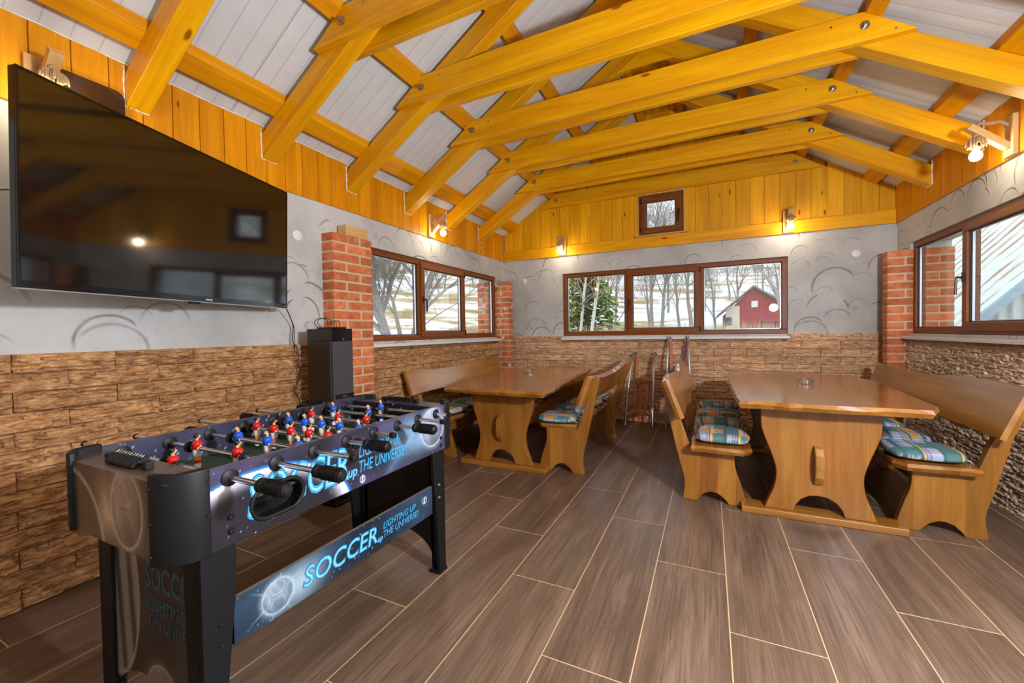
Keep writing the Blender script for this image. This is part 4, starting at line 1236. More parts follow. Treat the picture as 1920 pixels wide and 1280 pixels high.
    # --- ends
    for s, ye in ((-1, Y0), (1, Y1)):
        xa, xb = X0 + .07, X1 - .075
        b = MB(); yi = ye - s * .105
        if s < 0:
            b.grid(lambda u, v: L(xa + u * (xb - xa), ye + .004, zb + v * (zt - .012 - zb)), 110, 40, 0, art_end)
            b.grid(lambda u, v: L(X0 + t + u * (X1 - X0 - 2 * t), ye + .004 + v * .101, zt - .012), 30, 12, 0, art_deck)
            b.grid(lambda u, v: L(X1 - t - u * (X1 - X0 - 2 * t), yi, zb + .06 + v * (zt - .012 - zb - .06)), 6, 3, 0, lambda u, v: (.01, .01, .012))
        else:
            b.grid(lambda u, v: L(xb - u * (xb - xa), ye - .004, zb + v * (zt - .012 - zb)), 10, 4, 0, lambda u, v: srgb(24, 28, 40)[:3])
            b.grid(lambda u, v: L(X0 + t + u * (X1 - X0 - 2 * t), yi + v * .101, zt - .012), 30, 12, 0, lambda u, v: starfield(u * .6, v * .1, .6, .1, srgb(58, 66, 82)[:3], .3))
            b.grid(lambda u, v: L(X0 + t + u * (X1 - X0 - 2 * t), yi, zb + .06 + v * (zt - .012 - zb - .06)), 60, 12, 0, lambda u, v: starfield(u * .6, v * .14, .6, .14, srgb(20, 28, 46)[:3], .3))
        ep = b.build('end_panel', M['printgloss'], root)
        # goal mouth on the inside
        bx('goal', cx - .10, cx + .10, min(yi, yi - s * .004), max(yi, yi - s * .004), .692, .762, M['rubber'], 0, ep)
        # corner guards: quarter round
        for sx, xe in ((-1, X0), (1, X1)):
            pts = []; rr = .075; px = xe - sx * rr; py = ye - s * rr
            pts.append((xe + sx * .005, ye - s * .090))
            for i in range(11):
                a = PI / 2 * i / 10
                pts.append((px + sx * (rr + .005) * math.cos(a), py + s * (rr + .005) * math.sin(a)))
            pts.append((xe - sx * .080, ye + s * .005)); pts.append((xe - sx * .080, ye - s * .012)); pts.append((xe - sx * .024, ye - s * .030)); pts.append((xe - sx * .020, ye - s * .090))
            cg = MB().prism([(x - cx, y - cy) for x, y in pts], 'z', zb - .006, zt + .010).build('corner_guard', M['black'], root, bevel=.007, seg=3, smooth=45)
            for z in (zb + .02, zb + .10, zb + .185):
                MB().lathe([(0, .003), (.004, .003), (.005, 0)], 10, L(xe + sx * .0045, ye - s * .083, z), 'x').build('rivet', M['black'], cg) if sx > 0 else MB().lathe([(0, -.003), (.004, -.003), (.005, 0)], 10, L(xe - .0045, ye - s * .083, z), 'x').build('rivet', M['black'], cg)
                MB().lathe([(0, s * .003), (.004, s * .003), (.005, 0)], 10, L(xe - sx * .072, ye + s * .0045, z), 'y').build('rivet', M['black'], cg)
    # --- playing field and underside
    pf = bx('playing_field', X0 + t, X1 - t, Y0 + .1055, Y1 - .1055, .684, .692, M['felt'], 0)
    b = MB(); z = .6924
    def ln(x0, x1, y0, y1): b.box(x0 - cx, x1 - cx, y0 - cy, y1 - cy, z, z + .0003)
    ym = cy; ln(X0 + t, X1 - t, ym - .002, ym + .002)
    for k in range(28):
        a0, a1 = 2 * PI * k / 28, 2 * PI * (k + 1) / 28
        for rad in (.09,):
            P = [(math.cos(a) * q, math.sin(a) * q) for a, q in ((a0, rad - .002), (a1, rad - .002), (a1, rad + .002), (a0, rad + .002))]
            o = len(b.v); b.v += [(p[0], p[1] + ym - cy, z + .0003) for p in P]; b.f.append((o, o + 1, o + 2, o + 3)); b.m.append(0)
    b.build('field_line', M['pwhite'], pf)
    bx('bottom_board', X0 + t, X1 - t, Y0 + .1055, Y1 - .1055, .594, .606, M['blackboard'], 0)
    # --- legs
    zl = .5915
    for sx, xe in ((-1, X0 + .016), (1, X1 - .017)):
        for s, ye in ((-1, Y0 + .072), (1, Y1 - .072)):
            lg = MB()
            ins = [(0, 0.0), (.05, 0.0), (.052, .05), (.058, .20), (.072, .34), (.085, .46), (.088, zl), (0, zl)]
            lg.prism([(ye - s * a - cy, z) for a, z in ins], 'x', xe - cx - sx * .018, xe - cx)
            fl_ = [(0, 0), (.058, 0), (.066, .3), (.070, zl), (0, zl)]
            lg.prism([(xe - sx * (.0185 + a * .9) - cx, z) for a, z in fl_], 'y', ye - cy - s * .018, ye - cy)
            lo = lg.build('leg', M['blackboard'], root, bevel=.002)
            MB().box(-.004, .058, -.004, .058, 0, .012).xf(Matrix.Translation(L(xe, ye, 0)) @ Matrix.Scale(-sx, 4, (1, 0, 0)) @ Matrix.Scale(-s, 4, (0, 1, 0))).build('foot_cap', M['black'], lo)
            for z in (.365, .425) if s > 0 else (.33, .385):
                MB().lathe([(0, sx * .005), (.006, sx * .004), (.008, 0)], 12, L(xe + sx * .0002, ye - s * .045, z), 'x').build('screw', M['chrome'] if s > 0 else M['black'], lo, smooth=40)
    for s, ye in ((-1, Y0 + .082), (1, Y1 - .082)):
        xa, xb = X0 + .075, X1 - .078
        b = MB()
        arch = lambda u: .30 - .0 if False else max(0.0, 1 - (2 * u - 1) ** 2)
        zbot = lambda u: .03 + .14 * math.sqrt(max(0, 1 - (2 * u - 1) ** 2))
        if s < 0:
            b.grid(lambda u, v: L(xa + u * (xb - xa), ye, zbot(u) + v * (zl - zbot(u))), 90, 90, 0, lambda u, v: art_leg(u, (zbot(u) + v * (zl - zbot(u)) - .09) / .50))
        else:
            b.grid(lambda u, v: L(xa + u * (xb - xa), ye - .008, zbot(u) + v * (zl - zbot(u))), 40, 2, 0, lambda u, v: (.006, .006, .007))
        o = len(b.v); n = 40
        back = MB()
        back.prism([(xa + i / n * (xb - xa) - cx, zbot(i / n)) for i in range(n + 1)] + [(xb - cx, zl), (xa - cx, zl)], 'y', ye + .001 - cy if s < 0 else ye - .007 - cy, ye + .012 - cy if s < 0 else ye + .004 - cy)
        lp_ = b.build('leg_panel', M['printgloss'], root)
        back.build('leg_panel_board', M['blackboard'], lp_)
        if s < 0:
            ex, ey = (1, 0, 0), (0, 0, 1)
            mats = ('dim_edge', 'dim_letter', 'dim_edge', 'dim_letter')
            lettering3('SOCCER', .1, lp_, L(xa + .205, ye, .435), ex, ey, .26, .070, .0, mats)
            lettering3('LIGHTING UP', .1, lp_, L(xa + .215, ye, .375), ex, ey, .26, .036, .0, mats)
            lettering3('THE UNIVERSE!', .1, lp_, L(xa + .215, ye, .322), ex, ey, .26, .036, .0, mats)
    # --- printed stretcher between the front legs
    sx_ = X1 - .022
    y0, y1, z0, z1 = Y0 + .150, Y1 - .165, .305, .432
    b = MB()
    b.grid(lambda u, v: L(sx_, y0 + u * (y1 - y0), z0 + v * (z1 - z0)), 290, 42, 0, art_stretcher)
    for q in ((z1, 1), (z0, -1)):
        b.grid(lambda u, v: L(sx_ - .014 * v, y0 + u * (y1 - y0), q[0]), 2, 1, 0, lambda u, v: srgb(120, 110, 104)[:3])
    b.grid(lambda u, v: L(sx_ - .014, y1 - u * (y1 - y0), z0 + v * (z1 - z0)), 2, 2, 0, lambda u, v: (.012, .012, .014))
    st = b.build('stretcher', M['print'], root)
    w = y1 - y0
    lettering3('SOCCER', .1, st, L(sx_, y0 + w * .24, z0 + .034), (0, 1, 0), (0, 0, 1), w * .36, .062)
    lettering3('up', .1, st, L(sx_, y0 + w * .605, z0 + .022), (0, 1, 0), (0, 0, 1), w * .03, .022)
    lettering3('LIGHTING UP', .1, st, L(sx_, y0 + w * .64, z0 + .068), (0, 1, 0), (0, 0, 1), w * .225, .026, mats=('cyan_d', 'cyan', 'cyan', 'cyan'), fat=.3)
    lettering3('THE UNIVERSE!', .1, st, L(sx_, y0 + w * .64, z0 + .034), (0, 1, 0), (0, 0, 1), w * .245, .026, mats=('cyan_d', 'cyan', 'cyan', 'cyan'), fat=.3)
    # --- rods
    ZR = .770
    def player(team):
        b = MB(); # materials: 0 shirt 1 skin 2 hair 3 shorts 4 sock 5 trim
        b.lathe([(.004, -.066), (.0095, -.066), (.0105, -.056), (.009, -.050)], 10, (0, 0, 0), 'z', 3)   # foot block
        b.lathe([(.0088, -.0505), (.0092, -.045), (.009, -.040)], 10, (0, 0, 0), 'z', 5)
        b.lathe([(.009, -.0402), (.0100, -.032), (.0105, -.026)], 10, (0, 0, 0), 'z', 4)
        b.lathe([(.0108, -.0262), (.0135, -.018), (.0130, -.006), (.012, -.002)], 10, (0, 0, 0), 'z', 3)
        b.lathe([(.0122, -.004), (.0138, .002), (.0155, .011), (.0150, .018), (.010, .024), (.0055, .0265)], 12, (0, 0, 0), 'z', 0)
        for s in (-1, 1):
            b.tube([(s * .010, 0, .016), (s * .0175, .001, .008), (s * .018, .002, -.002)], [.006, .0055, .005], 7, 0)
            b.lathe([(.0062, s * .0165), (.009, s * .0165), (.009, s * .0195), (.0062, s * .0195)], 12, (0, 0, 0), 'x', 3)
        b.tube([(0, 0, .0255), (0, 0, .032)], .0046, 8, 1)
        b.sphere((0, .0008, .0385), .0085, 12, 8, 1, (.88, 1, 1.12))
        b.tube([(0, .008, .040), (0, .0112, .0375)], [.0014, .0022], 5, 1)
        b.sphere((0, -.0012, .0408), .0088, 12, 8, 2, (.92, .95, 1.0))
        me = b.mesh('player', [M[team], M['skin'], M['hair'], M['pwhite'], M['sock'], M['red'] if team == 'red' else M['blue']], smooth=40)
        return me
    PM = {'red': player('red'), 'blue': player('blue')}
    GRIP = MB()
    GRIP.lathe([(.0, .0), (.014, .0), (.018, .003), (.018, .014), (.013, .020), (.0155, .028), (.0185, .05), (.0185, .085), (.016, .100), (.010, .106), (0, .107)], 18, (0, 0, 0), 'x')
    for i in range(18):
        a = 2 * PI * i / 18
        for q in range(5):
            x0 = .030 + q * .0135
            GRIP.quadbox([(x, .0195 * math.cos(a + d) if r else .0165 * math.cos(a + d), .0195 * math.sin(a + d) if r else .0165 * math.sin(a + d)) for r, x, d in
                          ((0, x0, -.09), (0, x0 + .0105, -.09), (0, x0 + .0105, .09), (0, x0, .09), (1, x0, -.075), (1, x0 + .0105, -.075), (1, x0 + .0105, .075), (1, x0, .075))])
    GRIP = GRIP.mesh('handle', M['rubber'], smooth=35)
    RING = MB().lathe([(.0082, -.009), (.014, -.009), (.0145, -.004), (.019, -.004), (.019, .004), (.0145, .004), (.014, .009), (.0082, .009)], 18, (0, 0, 0), 'x').mesh('bumper_ring', M['rubber'], smooth=40)
    BEAR = MB().lathe([(.0083, -.002), (.022, -.002), (.022, .0035), (.017, .006), (.0105, .0075), (.0083, .0075)], 20, (0, 0, 0), 'x').mesh('bearing', M['black'], smooth=40)
    rods = [('red', -.905, [-1.414]), ('red', -.865, [-1.546, -1.323]), ('blue', -.963, [-1.539, -1.374, -1.215]), ('red', -.945, [-1.634, -1.529, -1.429, -1.329, -1.231]),
            ('blue', -1.041, [-1.621, -1.52, -1.421, -1.318, -1.216]), ('red', -.947, [-1.644, -1.473, -1.309]), ('blue', -1.003, [-1.653, -1.425]), ('blue', -1.059, [-1.471])]
    for k, (team, xend, pls) in enumerate(rods):
        y = .638 + .1287 * k
        red = team == 'red'
        total = .98
        xa = xend - .107 if red else xend      # front end of the bare rod
        xlo = xa - (total - .0 if red else .80)
        rod = MB().tube([(xlo - cx, 0, 0), (xa - cx, 0, 0)], .0078, 12).build('rod', M['chrome'], root, (0, y - cy, ZR), smooth=40)
        if red: link('handle', GRIP, rod, (xa - cx, 0, 0)); MB().sphere((xlo - cx, 0, 0), .0105, 10, 8).build('end_cap', M['rubber'], rod, smooth=True)
        else:
            link('handle', GRIP, rod, (xlo - cx, 0, 0), (0, 0, PI))
            MB().lathe([(0, .004), (.0105, .002), (.0115, -.004), (.0105, -.016), (.0079, -.017)], 14, (xa - cx, 0, 0), 'x').build('end_cap', M['rubber'], rod, smooth=40)
        for px in pls:
            link('player', PM[team], rod, (px - cx, 0, 0), (0, 0, 0 if red else PI))
        lo_, hi_ = min(pls), max(pls)
        for px in (lo_ - .04, hi_ + .04):
            if X0 + .03 < px < X1 - .03: link('bumper_ring', RING, rod, (px - cx, 0, 0))
        link('bearing', BEAR, rod, (X1 + .001 - cx, 0, 0)); link('bearing', BEAR, rod, (X0 + t + .001 - cx, 0, 0)); link('bearing', BEAR, rod, (X1 - t - .001 - cx, 0, 0), (0, 0, PI))
    # --- score counters on the end decks
    for s, ye in ((-1, Y0 + .052), (1, Y1 - .052)):
        xs = -1.475 if s < 0 else -1.42
        sc = bpy.data.objects.new('score_counter', None); COL.objects.link(sc); sc.parent = root; sc.location = L(xs, ye, zt - .012); sc.rotation_euler = (0, 0, 0 if s < 0 else PI)
        for px in (-.082, .125):
            MB().box(px - .012, px + .012, -.010, .010, 0, .022).build('post', M['black'], sc, bevel=.003)
        MB().tube([(-.085, 0, .014), (.125, 0, .014)], .003, 8).build('rail', M['chrome'], sc)
        for i in range(10):
            x = -.055 + i * .0155
            ob = MB().prism([(-.022, .004), (-.020, .012), (.012, .030), (.020, .028), (.018, .006)], 'x', x - .0062, x + .0062).build('score_bead', M['black'], sc, bevel=.0015, seg=1)
            if s < 0: lettering(str(i + 1) if i < 9 else '0', .012, M['white'], sc, (x - .0045, .003, .0262), (1, 0, 0), (0, .87, .49), .0085, .0095, 0, 0, .0006)
    return root
foosball()

# ------------------------------------------------------------------ television on a swivel arm
def television():
    c = Vector((-2.287, 1.156, 1.694)); w, h = 1.297, .748
    ex = Vector((-.366, 1.245, 0)).normalized()
    tilt = R(1.8)
    n0 = Vector((ex.y, -ex.x, 0)); n = (n0 * math.cos(tilt) - Vector((0, 0, 1)) * math.sin(tilt)).normalized(); ey = n.cross(ex)
    Mx = Matrix((ex, ey, n)).transposed().to_4x4(); Mx.translation = c
    root = thing('television', 'large flat black television swivelled out from the left wall', 'television', tuple(c))
    root.matrix_world = Mx
    b = MB().box(-w / 2, w / 2, -h / 2, h / 2, -.035, -.004).build('housing', M['blackgloss'], root, bevel=.004)
    MB().box(-w / 2 + .009, w / 2 - .009, -h / 2 + .026, h / 2 - .009, -.004, -.001).build('screen', M['screen'], root)
    bz = MB().box(-w / 2, w / 2, -h / 2, -h / 2 + .024, -.004, .001).box(-w / 2, -w / 2 + .008, -h / 2 + .024, h / 2, -.004, .0005).box(w / 2 - .008, w / 2, -h / 2 + .024, h / 2, -.004, .0005).box(-w / 2 + .008, w / 2 - .008, h / 2 - .008, h / 2, -.004, .0005)
    bz = bz.build('bezel', M['blackgloss'], root)
    MB().box(-w / 2, w / 2, -h / 2 - .003, -h / 2 - .0005, -.03, 0).build('trim_strip', M['spacer'], root)
    MB().box(-.02, .035, -h / 2 - .014, -h / 2 - .0032, -.02, -.004).build('sensor', M['black'], root)
    lettering('VIVAX', .02, M['white'], bz, (.058, -h / 2 + .007, .001), (1, 0, 0), (0, 1, 0), .040, .010, lift=.0004)
    MB().box(-.40, .42, -.28, .22, -.085, -.0352).build('back_cover', M['black'], root, bevel=.01)
    # arm to the wall
    q = Mx.inverted()
    a0 = Vector((0, -.02, -.085)); wall = q @ Vector((XL + .004, 1.25, 1.68)); mid = q @ Vector((-2.50, .98, 1.68))
    MB().tube([a0, mid], .018, 8).tube([mid, wall], .018, 8).build('mount_arm', M['black'], root)
    wp = MB().box(-.012, 0, -.1, .1, -.15, .15)
    wp.xf(q @ Matrix.Translation((XL + .0165, 1.25, 1.68)))
    wp.build('wall_plate', M['black'], root)
television()

# polished dark plaque on the boards behind the television
pl = MB()
pts = []; y0, y1, z0, z1, r = .792, 1.036, 2.12, 2.362, .035
for (cy_, cz_, a0) in ((y1 - r, z1 - r, 0), (y0 + r, z1 - r, PI / 2), (y0 + r, z0 + r, PI), (y1 - r, z0 + r, 1.5 * PI)):
    for i in range(7):
        a = a0 + PI / 2 * i / 6; pts.append((cy_ + r * math.cos(a), cz_ + r * math.sin(a)))
cyy, czz = (y0 + y1) / 2, (z0 + z1) / 2
pl.prism([(a - cyy, b - czz) for a, b in pts], 'x', 0, .02)
tag(pl.build('wall_plaque', M['walnut'], None, (XL + .0158, cyy, czz), bevel=.004), 'glossy dark brown rounded plaque peeking over the television top edge', 'plaque')

# ------------------------------------------------------------------ tower speaker
def speaker():
    x0, x1, y0, y1, z1 = -2.50, -2.265, 1.930, 2.108, 1.184
    cx, cy = (x0 + x1) / 2, (y0 + y1) / 2
    root = thing('tower_speaker', 'tall black tower speaker in front of the brick pillar', 'speaker', (cx, cy, 0))
    L = lambda x, y: (x - cx, y - cy)
    MB().box(x0 - .02 - cx, x1 + .045 - cx, y0 - .035 - cy, y1 + .035 - cy, 0, .028).build('plinth', M['blackgloss'], root, bevel=.006)
    MB().box(x0 - cx, x1 - .012 - cx, y0 - cy, y1 - cy, .0285, 1.10).box(x0 - cx, x1 - .012 - cx, y0 - cy, y1 - cy, 1.1005, z1).build('cabinet', M['veneer'], root, bevel=.003)
    MB().box(x1 - .0118 - cx, x1 - cx, y0 - cy, y1 - cy, 1.10, z1).build('control_panel', M['blackgloss'], root, bevel=.002)
    g = MB().box(x1 - .0118 - cx, x1 + .006 - cx, y0 + .004 - cy, y1 - .003 - cy, .06, 1.098).build('grille', M['grille'], root, bevel=.004)
    MB().box(x1 + .0062 - cx, x1 + .0075 - cx, y0 + .018 - cy, y1 - .004 - cy, .708, .738).build('name_strip', M['rubber'], g)
    lettering('aiwa', .02, M['spacer'], g, (x1 + .0076 - cx, y0 + .072 - cy, .718), (0, 1, 0), (0, 0, 1), .042, .0095, lift=.0003)
    MB().lathe([(0, .002), (.005, .002), (.006, 0)], 12, (x1 + .0001 - cx, y0 + .10 - cy, 1.112), 'x').build('knob', M['chrome'], root)
speaker()
rc = MB().box(-.075, .075, -.06, .06, 0, .012)
o = rc.build('media_player', M['blackgloss'], None, (-2.375, 2.03, 1.1845), bevel=.003)
tag(o, 'flat black player box lying on top of the tower speaker', 'player box')
b = MB()
for k, (a, rad) in enumerate(((0, .035), (.03, .03))):
    b.tube(spline([(-.09 + a, -.03, .004), (-.11 + a, -.05, .05), (-.08 + a, -.03, .075), (-.04 + a, .0, .06), (-.06 + a, .02, .03), (-.02 + a, .05, .06), (.0 + a, .04, .012)], 5), .0022, 6)
b.build('cable', M['rubber'], o, smooth=True)

def cable(name, label, pts, r=.0035, m='rubber'):
    c = Vector(pts[-1])
    o = MB().tube([p - c for p in spline(pts, 8)], r, 6).build(name, M[m], None, tuple(c), smooth=True)
    return tag(o, label, 'cable')
cable('power_cable', 'black power cable running down the wall from the television corner', [(-2.46, 1.74, 1.345), (-2.52, 1.79, 1.335), (-2.58, 1.868, 1.262), (-2.606, 1.905, 1.204), (-2.606, 1.90, 1.10), (-2.594, 1.922, 1.044), (-2.594, 1.936, .875), (-2.594, 1.902, .748), (-2.594, 1.935, .62), (-2.59, 1.90, .02)])
cable('signal_cable', 'thin black second cable hanging beside the speaker', [(-2.47, 1.75, 1.345), (-2.53, 1.80, 1.33), (-2.606, 1.912, 1.2), (-2.606, 1.91, 1.09), (-2.594, 1.905, .98), (-2.594, 1.945, .86), (-2.594, 1.885, .75), (-2.594, 1.945, .70), (-2.594, 1.95, .3), (-2.59, 1.93, .02)], .0022)

# round white blanking caps
for lab, loc, rz in (('round white cover plate on the left wall beside the television', (XL, 1.998, 1.86), PI / 2), ('round white cover plate on the end wall near the left corner', (-2.344, YE, 1.857), 0), ('round white cover plate on the end wall near the right pillar', (1.347, YE, 1.885), 0)):
    o = MB().lathe([(0, -.006), (.030, -.006), (.036, -.003), (.037, -.0005)], 28, (0, 0, 0), 'y').build('blanking_plate', M['white'], None, loc, (0, 0, rz), smooth=40)
    tag(o, lab, 'cover plate', 'round white wall covers')
    MB().lathe([(0, -.0072), (.004, -.0072), (.005, -.0061)], 10, (0, 0, 0), 'y').build('screw', M['white'], o)

# raw pine block on the brick pillar
o = MB().box(-.045, .045, -.115, .115, 0, .082).build('wood_block', M['raw_y'], None, (-2.60, 2.455, 26 * CO - .0065), bevel=.003)
tag(o, 'raw pine block lying on the brick pillar behind the speaker', 'wood block')

# ------------------------------------------------------------------ outdoors
def ground_mat():
    t = NT('snow_and_dry_grass'); tc = t.n('ShaderNodeTexCoord')
    mp = t.n('ShaderNodeMapping'); t.l(tc.outputs['Object'], mp.inputs[0]); mp.inputs['Scale'].default_value = (.05, .05, .55)
    n1 = t.noise(mp.outputs[0], 2.2, 5, .6, .6); n2 = t.noise(tc.outputs['Object'], 3.0, 4)
    k = t.math('ADD', n1, t.math('MULTIPLY', n2, .12))
    c = t.ramp(k, [(.44, srgb(128, 108, 74)), (.52, srgb(166, 146, 108)), (.57, srgb(196, 200, 208)), (.9, srgb(216, 220, 228))])
    t.base(c); t.set(Roughness=.95); return t.mat
MG = ground_mat()
def gz(x, y):
    r = math.hypot(x + .5, y - 3)
    z = -.28 + sm(8, 30, r) * 1.1
    hl = max(0, (-x * .55 + y * .55) - 22) * .26 + max(0, y - 34) * .16 + max(0, -x - 16) * .12
    z += 26 * (1 - math.exp(-hl / 26))
    z += .35 * noise.noise(Vector((x * .07, y * .07, 0))) * sm(8, 20, r)
    return z
def terrain():
    b = MB(); n = 110
    def P(u, v):
        x = -150 + 240 * u; y = -60 + 260 * v
        return (x, y, gz(x, y))
    b.grid(P, n, n)
    o = b.build('ground', MG, smooth=True); tag(o, kind='structure')
terrain()
M['bark'] = plain('grey_bark', srgb(150, 142, 134), .9, 0, .3, 14)
M['bark2'] = plain('brown_grey_twigs', srgb(164, 148, 132), .9, 0, .3, 14)
M['birch'] = plain('white_birch_bark', srgb(222, 216, 206), .8, 0, .25, 9)
M['needle'] = plain('green_conifer_needles', srgb(128, 148, 72), .8, 0, .35, 5)
def tree_mesh(seed, h, stems=1, spread=.3, levels=5, r0=.16, mat='bark', droop=0.0, split=3):
    rnd = random.Random(seed); b = MB()
    def grow(p, d, L, r, lev):
        k = 3 if lev < 2 else 2
        pts = [p]; rr = [r]
        for i in range(k + 1):
            d = (d + Vector((rnd.uniform(-1, 1), rnd.uniform(-1, 1), rnd.uniform(-.4, .6) - droop * lev * .3)) * (.10 + .07 * lev)).normalized()
            p = p + d * L / (k + 1); pts.append(p); rr.append(r * (1 - .45 * (i + 1) / (k + 1)))
        b.tube(pts, rr, 7 if lev == 0 else (5 if lev < 2 else 3), cap=False)
        if lev >= levels: return
        nb = split + (1 if rnd.random() < .5 else 0)
        for i in range(nb):
            t = rnd.uniform(.35, 1.0); q = pts[min(len(pts) - 1, int(t * (len(pts) - 1) + .5))]
            a = rnd.uniform(0, 2 * PI); side = Vector((math.cos(a), math.sin(a), rnd.uniform(-.1, .7)))
            nd = (d * (1 - spread) + side.normalized() * (spread + .28)).normalized()
            grow(q, nd, L * rnd.uniform(.5, .78), max(.0045, rr[-1] * rnd.uniform(.5, .8)), lev + 1)
        grow(pts[-1], d, L * .7, rr[-1], lev + 1)
    for s in range(stems):
        a = 2 * PI * s / max(1, stems) + rnd.random()
        d = Vector((math.cos(a) * .28 * (stems > 1), math.sin(a) * .28 * (stems > 1), 1)).normalized()
        grow(Vector((math.cos(a) * .12 * (stems > 1), math.sin(a) * .12 * (stems > 1), -.2)), d, h * .36, r0, 0)
    return b.mesh('bare_tree', M[mat], smooth=True, recalc=False)
TA = [tree_mesh(5, 8, 1, .34, 5, .13), tree_mesh(6, 9, 1, .28, 5, .13), tree_mesh(17, 9, 1, .25, 5, .11), tree_mesh(28, 6, 2, .4, 5, .09, 'bark2')]
BIG = tree_mesh(33, 8.5, 3, .36, 6, .20, 'bark', 0, 3)
o = link('bare_tree', BIG, None, (-8.9, 10.2, gz(-8.9, 10.2)), (0, 0, 2.2)); tag(o, 'big grey bare tree with several stems close outside the left window', 'tree')
o = link('bare_tree', TA[3], None, (-13.0, 15.5, gz(-13, 15.5)), (0, 0, .6), (1.5, 1.5, 1.3)); tag(o, 'bushy bare tree outside the left window behind the big grey one', 'tree')
rnd = random.Random(77)
for i, (dx, D) in enumerate([(-.32, 30), (-.22, 34), (-.205, 27), (-.225, 40), (-.122, 24), (-.125, 36), (-.10, 26), (-.085, 42), (-.06, 31), (-.035, 23), (-.01, 44), (.012, 35), (.04, 50), (.055, 38), (.135, 33), (.16, 26), (.10, 52), (-.27, 45), (-.42, 38), (-.5, 30), (-.6, 42), (-.72, 36), (-.9, 34)]):
    x, y = dx * D, D
    o = link('bare_tree', TA[i % 3], None, (x, y, gz(x, y) - .1), (0, 0, rnd.uniform(0, 6)), (1, 1, rnd.uniform(1.0, 1.35)))
    tag(o, 'bare leafless tree standing in the grove beyond the windows', 'tree', 'bare trees in the grove beyond the windows')
for i in range(12):
    D = rnd.uniform(46, 75); dx = rnd.uniform(-.36, .25); x, y = dx * D, D
    o = link('bare_shrub', TA[3], None, (x, y, gz(x, y) - .2), (0, 0, rnd.uniform(0, 6)), [rnd.uniform(.55, 1.2)] * 3)
    tag(o, 'brownish leafless shrub with dense twigs between the trees beyond the end window', 'shrub', 'leafless shrubs beyond the end window')
x, y = 2.15, 15.5
o = link('bare_tree', TA[1], None, (x, y, gz(x, y) - .1), (0, .06, 1.0), (1.5, 1.5, 1.1)); tag(o, 'thick dark bare tree at the right edge of the end window view', 'tree')
def birch(label, x, y, lean, h, r):
    root = thing('birch_tree', label, 'tree', (x, y, gz(x, y)), 0, 'white birches beyond the end window')
    k = 12; b = MB()
    b.tube([(lean * (i / k) ** 1.3, .1 * math.sin(i * .6), h * i / k) for i in range(k + 1)], [r * (1 - .55 * i / k) for i in range(k + 1)], 9)
    b.build('trunk', M['birch'], root, smooth=True)
    rr = random.Random(int(x * 100)); tw = MB()
    for i in range(34):
        t = rr.uniform(.35, 1); p = Vector((lean * t ** 1.3, 0, h * t)); a = rr.uniform(0, 6.28)
        q = p + Vector((math.cos(a), math.sin(a), rr.uniform(.2, .9))) * rr.uniform(.5, 1.3)
        tw.tube([p, (p + q) / 2 + Vector((0, 0, .1)), q, q + Vector((math.cos(a) * .3, math.sin(a) * .3, -.5))], [.02, .014, .009, .004], 4)
    tw.build('branch', M['bark2'], root)
birch('leaning white birch, the right one of two in the end window', -3.50, 12.6, 1.0, 5.6, .065)
birch('leaning white birch, the left one of two in the end window', -4.0, 13.2, .8, 5.6, .055)
def conifer(x, y, h, rad):
    root = thing('conifer', 'green conifer behind the white birches in the end window', 'tree', (x, y, gz(x, y)))
    MB().tube([(0, 0, 0), (0, 0, h)], [.16, .02], 8).build('trunk', M['bark'], root)
    rr = random.Random(4); b = MB()
    for i in range(430):
        t = rr.random() ** .8; z = .25 + (h - .3) * t; L = rad * (1 - t) * rr.uniform(.65, 1.1) + .12; a = rr.uniform(0, 2 * PI)
        d = Vector((math.cos(a), math.sin(a), 0)); p0 = Vector((0, 0, z)); sd = Vector((-d.y, d.x, 0))
        for q in range(5):
            s0 = .15 + q * .19; c = p0 + d * L * s0 + Vector((0, 0, -.32 * L * s0 ** 2 + rr.uniform(-.05, .05))); wv = .13 * L * (1.25 - s0) + .05
            for sg in (-1, 1):
                e = c + sd * sg * wv * rr.uniform(.9, 1.5) + d * .12 * L + Vector((0, 0, -rr.uniform(.02, .16)))
                o = len(b.v); b.v += [tuple(c - d * .09 * L), tuple(c + d * .12 * L), tuple(e)]; b.f.append((o, o + 1, o + 2)); b.m.append(0)
    b.build('foliage', M['needle'], root, recalc=False)
conifer(-4.15, 15.2, 5.6, 1.75)
conifer2 = None

